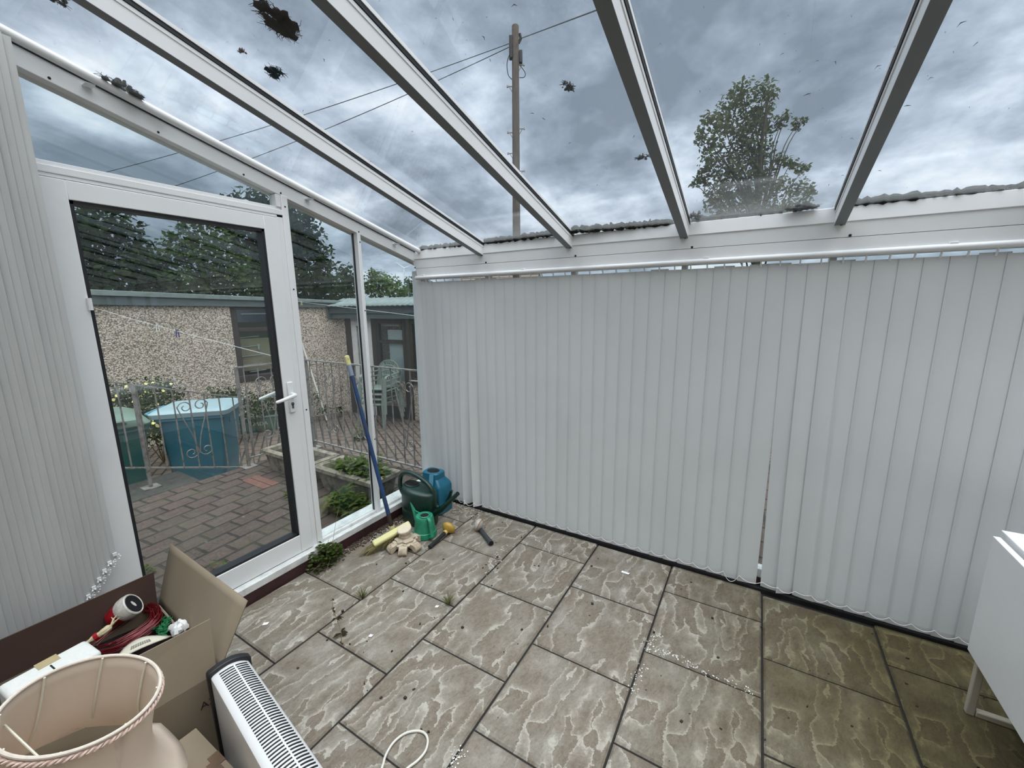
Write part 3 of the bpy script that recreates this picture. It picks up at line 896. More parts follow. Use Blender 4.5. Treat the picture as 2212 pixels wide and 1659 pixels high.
fg = thing('figure_ornament', 'small cream and red carved ornament lying beside the red and white pot', 'ornament', tuple(fp[0]))
M['cream'] = simple('cream_paint', (0.55, 0.48, 0.30), 0.5, var=0.3, scale=50)
build('ornament_body', MB().tube(smooth_path(fp, 4), [0.006] * 4 + [0.010] * 4 + [0.012] * 4 + [0.006], 8), M['cream'], fg)
build('red_band', MB().tube([fp[1] + (fp[2] - fp[1]) * 0.2, fp[1] + (fp[2] - fp[1]) * 0.6], 0.0135, 8), M['glaze_red'], fg)
for s in (-1, 1):
    a = fp[3]; b = fp[3] + V(0.012 * s, 0.022, 0.022)
    build('antler', MB().tube([a, (a + b) / 2 + V(0.004 * s, 0, 0.004), b], [0.004, 0.003, 0.0015], 6).tube([(a + b) / 2, (a + b) / 2 + V(0.014 * s, -0.002, 0.010)], [0.0025, 0.001], 5), M['cream'], fg)
br = thing('wooden_ornament', 'small brown wooden ornament lying under the red and white pot', 'ornament', tuple(at_z(248, 1345, 0.37)))
build('ornament_body', MB().lathe([(0.012, 0), (0.017, 0.012), (0.014, 0.03), (0.010, 0.034)], 12, at_z(250, 1345, 0.345)), simple('brown_wood', (0.13, 0.05, 0.02), 0.5, var=0.4), br)

M['sprig'] = leaf_mat('green_foil', [(0.006, 0.03, 0.014), (0.02, 0.12, 0.05), (0.05, 0.22, 0.10)], 0.1, 40)
def leaf_blades(mb, rnd, base, n, length, width, spread, up=0.6, droop=0.0):
    for _ in range(n):
        a = rnd.uniform(0, 2 * math.pi); d = V(math.cos(a) * spread, math.sin(a) * spread, up * rnd.uniform(0.5, 1.2)); d /= np.linalg.norm(d)
        L = length * rnd.uniform(0.6, 1.15); w = width * rnd.uniform(0.7, 1.2)
        side = np.cross(d, V(0, 0, 1)); side /= (np.linalg.norm(side) + 1e-9)
        b = np.array(base, float)
        p1 = b + d * L * 0.5; p2 = b + d * L + V(0, 0, -droop * L)
        mb.add([b - side * w * 0.25, b + side * w * 0.25, p1 + side * w * 0.5, p1 - side * w * 0.5, p2], [(0, 1, 2, 3), (3, 2, 4)])
    return mb
mb = MB(); rr = random.Random(8)
for k in range(26):
    q = at_z(rr.uniform(338, 362), rr.uniform(1340, 1378), 0.335) + V(0, 0, rr.uniform(-0.008, 0.012))
    leaf_blades(mb, rr, q, 3, 0.024, 0.010, 1.0, 0.4)
o = build('leaf_sprig', mb, M['sprig'], smooth=0)
tag(o, 'artificial dark green leaf sprig in the open carton by white tissue', 'sprig')
# crumpled white tissue
M['tissue'] = simple('white_tissue', (0.75, 0.75, 0.74), 0.7)
mb = MB(); c = at_z(385, 1357, 0.375); vs = []
for j in range(9):
    for i in range(16):
        th = math.pi * j / 8; ph = 2 * math.pi * i / 16
        r = 0.030 * (1 + 0.22 * math.sin(3 * ph + 2 * th) + 0.12 * math.sin(7 * ph - 4 * th))
        vs.append(c + V(r * math.sin(th) * math.cos(ph), 0.85 * r * math.sin(th) * math.sin(ph), 0.75 * r * math.cos(th)))
mb.add(vs, [(j * 16 + i, j * 16 + (i + 1) % 16, (j + 1) * 16 + (i + 1) % 16, (j + 1) * 16 + i) for j in range(8) for i in range(16)])
o = build('tissue', mb, M['tissue'], smooth=0.5)
tag(o, 'crumpled ball of white tissue paper in the carton corner', 'tissue paper')
# printed paper sheet
pp = thing('paper_packet', 'cream paper packet with grey print tucked along the carton side', 'packet', tuple(at_z(320, 1395, 0.34)))
q = [at_z(245, 1430, 0.340), at_z(372, 1374, 0.350), at_z(345, 1374, 0.340), at_z(268, 1400, 0.332)]
mb = MB(); vs = []
for j in range(4):
    for i in range(10):
        s, t_ = i / 9, j / 3
        p = (q[0] * (1 - s) + q[1] * s) * (1 - t_) + (q[3] * (1 - s) + q[2] * s) * t_
        vs.append(p + V(0, 0, 0.012 * math.sin(math.pi * s) * (0.4 + t_)))
mb.add(vs, [(j * 10 + i, j * 10 + i + 1, (j + 1) * 10 + i + 1, (j + 1) * 10 + i) for j in range(3) for i in range(9)])
build('packet_sheet', mb, simple('cream_paper', (0.62, 0.58, 0.47), 0.8), pp, smooth=1.0, solid=0.004)
mb = MB()
for k in range(9):
    s = 0.28 + 0.045 * k
    a = (q[0] * (1 - s) + q[1] * s) * 0.75 + (q[3] * (1 - s) + q[2] * s) * 0.25
    b = (q[0] * (1 - s) + q[1] * s) * 0.45 + (q[3] * (1 - s) + q[2] * s) * 0.55
    h = V(0, 0, 0.0028 + 0.012 * math.sin(math.pi * s) * 0.75)
    mb.bar(a + h, b + h + V(0, 0, 0.002), 0.004, 0.0008)
build('printed_text', mb, simple('grey_print', (0.22, 0.21, 0.19), 0.8), pp, smooth=0)

# polystyrene block with tape
M['foam'] = simple('white_polystyrene', (0.68, 0.69, 0.66), 0.8, var=0.05, scale=90, bump=0.3, bscale=180)
fb = thing('polystyrene_block', 'white polystyrene packing block standing in the open carton', 'packing block', (-1.735, 0.20, 0.31))
yaw = math.radians(5)
Rz = np.array([[math.cos(yaw), -math.sin(yaw), 0], [math.sin(yaw), math.cos(yaw), 0], [0, 0, 1]])
build('block', MB().obox((-1.735, 0.202, 0.378), (0.112, 0.19, 0.144), Rz), M['foam'], fb, bevel=0.012, seg=3)
build('tape', MB().obox(V(-1.735, 0.202, 0.4505) + Rz @ V(-0.038, 0.003, 0), (0.036, 0.048, 0.0015), Rz).obox(V(-1.735, 0.202, 0.432) + Rz @ V(-0.0565, 0.003, 0), (0.0015, 0.048, 0.038), Rz), simple('beige_tape', (0.42, 0.34, 0.19), 0.5, var=0.2), fb, smooth=0)
build('cut_slot', MB().obox(V(-1.735, 0.202, 0.4505) + Rz @ V(0.022, 0.002, 0), (0.07, 0.004, 0.0012), Rz), M['gasket'], fb, smooth=0)

# ------------------------------------------------------------------ lower closed cartons
c2 = thing('cardboard_box', 'low closed cardboard box between the heater and the lampshade', 'box', (-1.16, 0.2, 0))
build('carton_body', MB().box(-1.365, -1.09, 0.0, 0.395, 0.0, 0.246), M['card'], c2, bevel=0.004)
mb = MB(); mb.add(*quadflap((-1.366, 0.202, 0.250), (-1.09, 0.202, 0.250), (-1.09, 0.398, 0.2485), (-1.366, 0.398, 0.2485), 0.004)); build('top_flap', mb, M['card'], c2, smooth=0)
mb = MB(); mb.add(*quadflap((-1.366, 0.0, 0.2485), (-1.09, 0.0, 0.2485), (-1.09, 0.197, 0.250), (-1.366, 0.197, 0.250), 0.004)); build('top_flap', mb, M['card'], c2, smooth=0)
build('torn_tape', MB().box(-1.235, -1.19, 0.372, 0.3985, 0.2505, 0.2525).box(-1.215, -1.15, 0.360, 0.385, 0.2508, 0.2524), simple('brown_tape', (0.12, 0.07, 0.04), 0.35, var=0.3), c2, smooth=0)
c3 = thing('cardboard_box', 'small closed cardboard box under the pink lampshade', 'box', (-1.15, 0.07, 0.252))
build('carton_body', MB().box(-1.27, -1.06, 0.005, 0.150, 0.252, 0.395), card_mat('pale_card', (0.74, 0.62, 0.49)), c3, bevel=0.004)

# ------------------------------------------------------------------ lampshade
S = 0.92
RC = CP + (V(-1.305, 0.187, 0.589) - CP) * S; RR = 0.140 * S
nrm = V(0.155, 0.232, 1.0); nrm /= np.linalg.norm(nrm)
R = np.stack(frame_of(nrm), 1)
ls = thing('lampshade', 'empty pale pink fabric bell lampshade with braided rim standing before the open carton', 'lampshade', tuple(RC - nrm * 0.26))
prof = [(1.0, 0.0), (0.985, -0.03), (0.985, -0.07), (1.0, -0.11), (1.035, -0.14), (1.10, -0.17), (1.21, -0.20), (1.36, -0.225), (1.53, -0.243), (1.72, -0.256)]
NP = 48
def scall(k, t):      # eight gentle panels pulled in between the ribs
    return 1 - 0.018 * t * abs(math.sin(4 * 2 * math.pi * k / NP))
rings = []
for i, (q, z) in enumerate(prof):
    t_ = i / (len(prof) - 1)
    rings.append([RC + R @ V(RR * q * scall(k, t_) * math.cos(2 * math.pi * k / NP), RR * q * scall(k, t_) * math.sin(2 * math.pi * k / NP), z - 0.018 * t_ ** 3 * abs(math.cos(4 * 2 * math.pi * k / NP))) for k in range(NP)])
def shade_mat():
    m = bpy.data.materials.new('pink_shade_fabric'); m.use_nodes = True
    nt = m.node_tree; nt.nodes.clear(); N, Lk = nt.nodes.new, nt.links.new
    st = noise_node(nt, 7, 4, 0.6, stretch=(2.5, 2.5, 0.35))
    c = ramp_node(nt, st, [(0.26, (0.62, 0.47, 0.40)), (0.38, (0.83, 0.72, 0.62)), (0.7, (0.86, 0.755, 0.65))])
    c2_ = mixc(nt, ramp_node(nt, noise_node(nt, 3, 2, 0.5), [(0.4, (0, 0, 0)), (0.7, (0.5, 0.5, 0.5))]), c, (0.66, 0.57, 0.42))
    di = N('ShaderNodeBsdfDiffuse'); tl = N('ShaderNodeBsdfTranslucent'); Lk(c2_, di.inputs[0]); Lk(c2_, tl.inputs[0])
    b = N('ShaderNodeBump'); b.inputs['Strength'].default_value = 0.15; b.inputs['Distance'].default_value = 0.0005
    Lk(noise_node(nt, 500, 2, 0.5, stretch=(1, 1, 0.1)), b.inputs['Height']); Lk(b.outputs[0], di.inputs['Normal'])
    mx = N('ShaderNodeMixShader'); mx.inputs[0].default_value = 0.42; Lk(di.outputs[0], mx.inputs[1]); Lk(tl.outputs[0], mx.inputs[2])
    Lk(mx.outputs[0], N('ShaderNodeOutputMaterial').inputs[0])
    return m
M['shade'] = shade_mat()
build('fabric_shade', MB().loft(rings, cap0=False, cap1=False), M['shade'], ls, smooth=1.5, solid=0.0015)
M['rim_white'] = simple('ivory_tape', (0.66, 0.58, 0.50), 0.6, var=0.15, scale=60)
M['braid'] = simple('pink_braid', (0.66, 0.49, 0.42), 0.6, var=0.3, scale=90, bump=0.6, bscale=160)
M['wire'] = simple('ivory_wire', (0.70, 0.66, 0.55), 0.4)
build('top_ring', MB().tube([RC + R @ V(RR * math.cos(a), RR * math.sin(a), 0.001) for a in np.linspace(0, 2 * math.pi, 64, endpoint=False)], 0.0038, 8, loop=True), M['rim_white'], ls)
bd = MB()
for ph in (0, math.pi):
    bd.tube([RC + R @ V((RR + 0.004 + 0.0026 * math.cos(40 * a + ph)) * math.cos(a), (RR + 0.004 + 0.0026 * math.cos(40 * a + ph)) * math.sin(a), -0.009 + 0.0030 * math.sin(40 * a + ph)) for a in np.linspace(0, 2 * math.pi, 400, endpoint=False)], 0.0027, 5, loop=True)
build('braid_trim', bd, M['braid'], ls)
for k in range(8):
    a = 2 * math.pi * k / 8 + 0.30
    build('rib', MB().tube([RC + R @ V((RR * q - 0.005) * math.cos(a), (RR * q - 0.005) * math.sin(a), z) for q, z in prof[:6]], 0.0024, 6), M['wire'], ls)
def rim_angle(u, v, z):
    def err(a):
        c = CM @ (RC + R @ V((RR - 0.004) * math.cos(a), (RR - 0.004) * math.sin(a), z) - CP)
        return math.hypot(W / 2 + FPX * c[0] / c[2] - u, H / 2 + FPX * c[1] / c[2] - v)
    return min(np.linspace(0, 2 * math.pi, 720), key=err)
a0_, a1_ = rim_angle(84, 1636, -0.002), rim_angle(-60, 1500, -0.05)
build('cross_wire', MB().tube([RC + R @ V((RR - 0.004) * math.cos(a0_), (RR - 0.004) * math.sin(a0_), -0.002), RC + R @ V((RR * 0.97) * math.cos(a1_), (RR * 0.97) * math.sin(a1_), -0.05)], 0.0020, 6), M['wire'], ls)

# ------------------------------------------------------------------ white cabinet on a tube frame
M['cab'] = simple('white_melamine', (0.76, 0.77, 0.78), 0.35, var=0.02)
M['cab_leg'] = simple('cream_metal', (0.50, 0.46, 0.38), 0.45)
cb = thing('cabinet', 'white sideboard cabinet on a cream tube frame before the blind', 'cabinet', (1.05, 1.5, 0))
build('door', MB().box(0.757, 0.776, 1.02, 1.962, 0.252, 0.704), M['cab'], cb, bevel=0.0015)
build('cabinet_body', MB().box(0.786, 1.30, 1.02, 1.962, 0.262, 0.690), M['cab'], cb, bevel=0.002)
build('cabinet_top', MB().box(0.788, 1.31, 1.015, 2.000, 0.690, 0.716), M['cab'], cb, bevel=0.002)
build('hinge_strip', MB().box(0.774, 0.788, 1.04, 1.95, 0.27, 0.672), M['gasket'], cb, smooth=0)
for y in (1.955, 1.10):
    fr = MB().box(0.782, 0.806, y - 0.012, y + 0.012, 0.0, 0.262).box(1.27, 1.294, y - 0.012, y + 0.012, 0.0, 0.262).box(0.806, 1.27, y - 0.012, y + 0.012, 0.0, 0.024)
    build('leg_frame', fr, M['cab_leg'], cb, bevel=0.004)

# ------------------------------------------------------------------ loop of white cable
M['cable'] = simple('white_cable', (0.60, 0.58, 0.52), 0.45)
pix = [(800, 1720), (825, 1659), (833, 1632), (850, 1604), (874, 1585), (900, 1579), (917, 1584), (924, 1599), (919, 1622), (902, 1643), (880, 1660), (850, 1690)]
pts = smooth_path([at_z(u, v, 0.0045) for u, v in pix], 6)
o = build('cable', MB().tube(pts, 0.0042, 8), M['cable'])
tag(o, 'loop of white electrical cable lying on the stone floor', 'cable')

# ------------------------------------------------------------------ watering cans
M['can_dark'] = simple('dark_green_plastic', (0.006, 0.030, 0.022), 0.38, var=0.3, scale=12)
M['can_teal'] = simple('teal_blue_plastic', (0.012, 0.125, 0.20), 0.4, var=0.25, scale=12)
M['can_green'] = simple('mid_green_plastic', (0.022, 0.235, 0.135), 0.4, var=0.25, scale=14)
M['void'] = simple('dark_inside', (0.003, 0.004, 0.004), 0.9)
wc = thing('watering_can', 'large dark green watering can behind the small green one', 'watering can', (-1.955, 1.995, 0))
cx, cy = -1.955, 1.995
prof = [(0.92, 0.0), (0.97, 0.012), (1.0, 0.05), (1.0, 0.108), (0.985, 0.112), (0.985, 0.118), (1.0, 0.122), (0.99, 0.20), (0.985, 0.232), (0.95, 0.247), (0.86, 0.258), (0.62, 0.266), (0.45, 0.268)]
def tip(p):       # sloping shoulder: lower towards the spout side
    x, y, z = p
    if z > 0.22:
        z -= 0.10 * (x - cx + 0.05) * max(0, (z - 0.22) / 0.05)
    return (x, y, z)
rings = [[tip((cx + 0.145 * q * math.cos(a), cy + 0.096 * q * math.sin(a), z)) for a in np.linspace(0, 2 * math.pi, 40, endpoint=False)] for q, z in prof]
build('can_body', MB().loft(rings), M['can_dark'], wc, smooth=0.9)
hx = cx - 0.062
op = [(hx + 0.052 * math.cos(a), cy - 0.002 + 0.045 * math.sin(a)) for a in np.linspace(0, 2 * math.pi, 24, endpoint=False)]
rim = [[(hx + (x - hx) * k, cy + (y - cy) * k, tip((x, y, 0.268))[2] + dz) for x, y in op] for k, dz in ((1.08, -0.012), (1.06, 0.004), (0.97, 0.006), (0.92, -0.002))]
build('filler_rim', MB().loft(rim, cap0=False, cap1=False), M['can_dark'], wc)
build('filler_hole', MB().loft([[(hx + (x - hx) * 0.95, cy + (y - cy) * 0.95, tip((x, y, 0.268))[2] + 0.0015) for x, y in op], [(hx + (x - hx) * 0.2, cy + (y - cy) * 0.2, tip((hx, cy, 0.268))[2] + 0.001) for x, y in op]]), M['void'], wc)
hp_ = smooth_path([(cx - 0.140, cy, 0.150), (cx - 0.178, cy, 0.215), (cx - 0.172, cy, 0.295), (cx - 0.125, cy, 0.338), (cx - 0.04, cy, 0.345), (cx + 0.06, cy, 0.315), (cx + 0.118, cy, 0.270), (cx + 0.130, cy, 0.215)], 5)
build('handle', MB().tube(hp_, 0.0155, 10), M['can_dark'], wc)
sp_ = smooth_path([(cx + 0.110, cy + 0.0, 0.085), (cx + 0.175, cy + 0.005, 0.125), (cx + 0.245, cy + 0.01, 0.190), (cx + 0.335, cy + 0.015, 0.283)], 5)
build('spout', MB().tube(sp_, [0.030 - 0.016 * min(1, i / (len(sp_) - 4)) for i in range(len(sp_))], 12), M['can_dark'], wc)
build('spout_hole', MB().tube([sp_[-1], sp_[-1] + (sp_[-1] - sp_[-2]) * 0.05], 0.0115, 12), M['void'], wc)
build('spout_clip', MB().ball((cx + 0.185, cy - 0.02, 0.165), 0.012), M['can_dark'], wc)

tc_ = thing('watering_can', 'teal blue watering can with square shoulders in the room corner', 'watering can', (-1.975, 2.185, 0))
tx, ty = -1.972, 2.185
def rrect(cx, cy, hx, hy, r, z, n=4):
    out = []
    for qx, qy, a0 in ((1, 1, 0), (-1, 1, 90), (-1, -1, 180), (1, -1, 270)):
        for k in range(n + 1):
            a = math.radians(a0 + 90 * k / n)
            out.append((cx + qx * (hx - r) + r * math.cos(a), cy + qy * (hy - r) + r * math.sin(a), z))
    return out
build('can_body', MB().loft([rrect(tx, ty, 0.092, 0.070, 0.02, 0), rrect(tx, ty, 0.100, 0.076, 0.02, 0.012), rrect(tx, ty, 0.102, 0.077, 0.02, 0.20), rrect(tx, ty, 0.096, 0.072, 0.02, 0.222), rrect(tx - 0.008, ty, 0.078, 0.058, 0.02, 0.250), rrect(tx - 0.012, ty, 0.074, 0.055, 0.025, 0.262), rrect(tx - 0.012, ty, 0.074, 0.055, 0.03, 0.300), rrect(tx - 0.012, ty, 0.068, 0.050, 0.03, 0.306)]), M['can_teal'], tc_, smooth=0.5)
build('filler_hole', MB().lathe([(0.050, 0.3062), (0.048, 0.3072)], 20, (tx - 0.014, ty, 0), sy=0.8), M['void'], tc_)
build('handle', MB().bar((tx + 0.015, ty - 0.052, 0.298), (tx + 0.045, ty - 0.098, 0.215), 0.034, 0.022).bar((tx + 0.045, ty - 0.092, 0.222), (tx + 0.050, ty - 0.072, 0.12), 0.034, 0.022), M['can_teal'], tc_, bevel=0.004)
s2 = smooth_path([(tx + 0.092, ty + 0.0, 0.060), (tx + 0.125, ty + 0.0, 0.115), (tx + 0.152, ty + 0.0, 0.185)], 4)
build('spout', MB().tube(s2, [0.020, 0.019, 0.018, 0.016, 0.0145, 0.013, 0.012, 0.011, 0.0105], 10), M['can_dark'], tc_)

gc = thing('watering_can', 'small mid green watering can between the stone ornament and the yellow rose', 'watering can', (-1.80, 1.872, 0))
gx, gy = -1.80, 1.872
build('can_body', MB().lathe([(0.072, 0.0), (0.078, 0.006), (0.079, 0.020), (0.076, 0.040), (0.071, 0.043), (0.066, 0.08), (0.060, 0.125), (0.058, 0.136), (0.054, 0.143), (0.040, 0.147), (0.02, 0.148)], 32, (gx, gy, 0)), M['can_green'], gc, smooth=0.7)
build('filler_rim', MB().lathe([(0.036, 0.144), (0.037, 0.152), (0.033, 0.155), (0.028, 0.153), (0.027, 0.147)], 24, (gx + 0.012, gy - 0.010, 0), cap0=False, cap1=False), M['can_green'], gc)
build('filler_hole', MB().lathe([(0.0285, 0.149), (0.01, 0.1495)], 24, (gx + 0.012, gy - 0.010, 0)), M['void'], gc)
ga = V(0.93, -0.36, 0)
hpts = [V(gx, gy, 0) + ga * 0.048 + V(0, 0, 0.142), V(gx, gy, 0) + ga * 0.072 + V(0, 0, 0.140), V(gx, gy, 0) + ga * 0.084 + V(0, 0, 0.120), V(gx, gy, 0) + ga * 0.100 + V(0, 0, 0.05), V(gx, gy, 0) + ga * 0.103 + V(0, 0, 0.030), V(gx, gy, 0) + ga * 0.076 + V(0, 0, 0.018)]
build('handle', MB().tube(smooth_path(hpts, 4), 0.0125, 8, flat=(1.0, 0.75)), M['can_green'], gc)
sd = V(-0.97, 0.24, 0)
sp3 = [V(gx, gy, 0) + sd * 0.070 + V(0, 0, 0.030), V(gx, gy, 0) + sd * 0.100 + V(0, 0, 0.085), V(gx, gy, 0) + sd * 0.125 + V(0, 0, 0.135), V(gx, gy, 0) + sd * 0.155 + V(0, 0, 0.185)]
build('spout', MB().tube(smooth_path(sp3, 4), [0.019 - 0.009 * i / 12 for i in range(13)], 10), M['can_green'], gc)
build('strut', MB().bar(sp3[2], V(gx, gy, 0) + sd * 0.050 + V(0, 0, 0.138), 0.010, 0.007), M['can_green'], gc, bevel=0.002)

# watering roses on their tubes
M['rose_yellow'] = simple('mustard_plastic', (0.43, 0.27, 0.055), 0.4, var=0.12)
M['tube_black'] = simple('black_pipe', (0.012, 0.016, 0.019), 0.4)
yr = thing('watering_rose', 'yellow domed watering rose on a black tube lying beside the small green can', 'watering rose', tuple(at_z(945, 1165, 0)))
a, b = at_z(928, 1182, 0.014), at_z(962, 1150, 0.028)
dd = (b - a) / np.linalg.norm(b - a)
build('tube', MB().tube([a, a + dd * 0.02, b], [0.0135, 0.0125, 0.0125], 12), M['tube_black'], yr)
R = np.stack(frame_of(dd), 1)
build('collar', MB().lathe([(0.016, -0.012), (0.0145, 0.014)], 14, b, R), simple('pale_yellow_plastic', (0.60, 0.44, 0.14), 0.4), yr)
dn2 = dd + V(0, 0, 0.35); dn2 /= np.linalg.norm(dn2); R = np.stack(frame_of(dn2), 1)
build('rose_head', MB().lathe([(0.012, 0.0), (0.040, 0.018), (0.047, 0.030), (0.046, 0.038), (0.038, 0.050), (0.020, 0.058), (0.004, 0.060)], 24, b + dd * 0.008, R), M['rose_yellow'], yr, smooth=0.9)
cr = thing('watering_rose', 'cloudy clear watering rose with orange rim on a dark grey tube near the blind', 'watering rose', tuple(at_z(1045, 1160, 0)))
a, b = at_z(1061, 1174, 0.018), at_z(1037, 1143, 0.018)
dd = (b - a) / np.linalg.norm(b - a)
build('tube', MB().tube([a, a + dd * 0.03, a + dd * 0.032, b], [0.0175, 0.0175, 0.0155, 0.014], 14), simple('dark_grey_pipe', (0.035, 0.04, 0.045), 0.45), cr)
build('tube_hole', MB().tube([a - dd * 0.001, a + dd * 0.001], 0.0145, 14), M['void'], cr)
dd2 = V(-0.85, -0.16, 0.30); dd2 /= np.linalg.norm(dd2); R = np.stack(frame_of(dd2), 1); c = b + dd * 0.006 + V(0, 0, 0.026)
build('rose_rim', MB().lathe([(0.041, -0.003), (0.0445, 0.0), (0.041, 0.003), (0.038, 0.0)], 24, c, R, cap0=False, cap1=False), simple('orange_plastic', (0.48, 0.20, 0.03), 0.4), cr)
build('rose_head', MB().lathe([(0.012, -0.022), (0.030, -0.012), (0.041, 0.0), (0.041, 0.012), (0.034, 0.026), (0.016, 0.034), (0.003, 0.036)], 24, c, R), simple('cloudy_plastic', (0.42, 0.42, 0.40), 0.3, var=0.15, scale=20), cr, smooth=0.9)

# ------------------------------------------------------------------ stone ornament
M['stone'] = simple('cast_stone', (0.50, 0.42, 0.32), 0.85, var=0.3, scale=35, bump=0.6, bscale=110, dark=(0.30, 0.24, 0.17))
so = thing('stone_ornament', 'broken cream cast stone ornament with scrolled feet in front of the broom', 'ornament', (-1.80, 1.70, 0))
ox, oy = -1.815, 1.705
build('column', MB().lathe([(0.046, 0.046), (0.040, 0.060), (0.034, 0.070), (0.037, 0.080), (0.034, 0.090), (0.038, 0.098), (0.040, 0.104), (0.040, 0.116)], 20, (ox, oy, 0)), M['stone'], so, smooth=0.6)
Rt = np.stack(frame_of(V(0.16, -0.12, 1.0)), 1)
build('top_disc', MB().lathe([(0.042, -0.006), (0.047, 0.0), (0.0465, 0.008), (0.043, 0.011)], 28, (ox, oy, 0.119), Rt, sx=1.05, sy=0.8), simple('pale_stone', (0.62, 0.55, 0.42), 0.8, var=0.15, scale=25), so)
for k, (zc_, r0) in enumerate(((0.046, 0.074), (0.060, 0.060))):
    rings = [[(ox + (r0 + 0.006 * math.sin(8 * a + k)) * q * math.cos(a), oy + (r0 + 0.006 * math.sin(8 * a + k)) * q * math.sin(a), zc_ + dz + 0.004 * math.sin(5 * a)) for a in np.linspace(0, 2 * math.pi, 40, endpoint=False)] for q, dz in ((0.85, -0.008), (1.0, -0.003), (1.0, 0.003), (0.80, 0.008))]
    build('scroll_collar', MB().loft(rings), M['stone'], so, smooth=0.6)
for a in (-0.95, 0.05, -1.95, 1.4, 2.6):
    d = V(math.cos(a), math.sin(a), 0); t_ = V(-math.sin(a), math.cos(a), 0)
    ft = MB(); w = 0.025
    prof_f = [(0.03, 0.050), (0.060, 0.050), (0.085, 0.046), (0.104, 0.036), (0.112, 0.020), (0.108, 0.006), (0.098, 0.0), (0.085, 0.004), (0.07, 0.018), (0.03, 0.020)]
    n = len(prof_f)
    vs = [V(ox, oy, 0) + d * p + V(0, 0, z) + t_ * s * w for s in (-1, 1) for p, z in prof_f]
    ft.add(vs, [tuple(range(n)), tuple(range(2 * n - 1, n - 1, -1))] + [(i, (i + 1) % n, n + (i + 1) % n, n + i) for i in range(n)])
    for q in range(5):
        yy = -w * 0.8 + w * 1.6 * q / 4
        ft.tube([V(ox, oy, 0) + d * p + t_ * yy + V(0, 0, z) for p, z in ((0.090, 0.045), (0.107, 0.034), (0.114, 0.020), (0.109, 0.006))], 0.0034, 5)
    build('scroll_foot', ft, M['stone'], so, smooth=0.4, bevel=0.003)

# ------------------------------------------------------------------ broom
bm_ = thing('broom', 'yard broom with blue handle and pale yellow head leaning on the glazing', 'broom', tuple(at_z(846, 1140, 0)))
top = at_x(748.5, 768, -2.205); bot = at_z(847, 1141, 0.085)
dd = (top - bot) / np.linalg.norm(top - bot); Lh = np.linalg.norm(top - bot)
M['broom_blue'] = simple('scuffed_blue_paint', (0.014, 0.045, 0.135), 0.45, var=0.6, scale=14, dark=(0.05, 0.06, 0.075))
M['pale_yellow'] = simple('pale_yellow_plastic_head', (0.62, 0.58, 0.27), 0.45, var=0.1)
build('handle', MB().tube([bot + dd * 0.05, bot + dd * (Lh - 0.13)], [0.0135, 0.0125], 12), M['broom_blue'], bm_)
build('handle_sleeve', MB().tube([bot + dd * 0.0, bot + dd * 0.10], 0.0142, 12), simple('bare_dark_metal', (0.035, 0.022, 0.022), 0.5), bm_)
build('grip_band', MB().tube([bot + dd * (Lh - 0.13), bot + dd * (Lh - 0.058)], 0.0145, 12), simple('grey_blue_band', (0.22, 0.27, 0.36), 0.5), bm_)
build('end_cap', MB().tube([bot + dd * (Lh - 0.06), bot + dd * (Lh - 0.005), bot + dd * Lh], [0.0150, 0.0150, 0.010], 12), M['pale_yellow'], bm_)
build('hanging_hole', MB().obox(bot + dd * (Lh - 0.020) + V(0.0143, -0.004, 0), (0.004, 0.008, 0.014)), M['cream'], bm_)
hl, hr_ = at_z(806, 1176, 0.060), at_z(886, 1131, 0.125)
build('broom_head', MB().bar(hl, hr_, 0.046, 0.026, up=(0.25, -0.45, 1)), M['pale_yellow'], bm_, bevel=0.010, seg=3)
build('socket', MB().tube([bot - dd * 0.035, bot + dd * 0.018], [0.020, 0.0185], 12), M['pale_yellow'], bm_)
bz = MB(); rr = random.Random(2); ax_ = (hr_ - hl) / np.linalg.norm(hr_ - hl); Lb = np.linalg.norm(hr_ - hl)
for k in range(260):
    s = rr.uniform(0.02, 0.98); w = rr.uniform(-0.022, 0.022)
    p0 = hl + ax_ * Lb * s + np.cross(ax_, V(0.25, -0.45, 1) / 1.125) * w + V(0, 0, -0.010)
    lean = V(-0.55, -0.55, 0) * 0.05 * (1 - s) * rr.uniform(0.5, 1.3) - ax_ * 0.045 * (1 - s) * rr.uniform(0.6, 1.4)
    p1 = p0 + lean + V(0, 0, -0.075)
    p1[2] = max(p1[2], 0.004)
    bz.tube([p0, (p0 + p1) / 2 + lean * 0.15, p1], [0.0018, 0.0016, 0.0010], 4)
build('bristles', bz, simple('straw_bristle', (0.20, 0.18, 0.075), 0.7, var=0.5, scale=60), bm_, smooth=1.0)

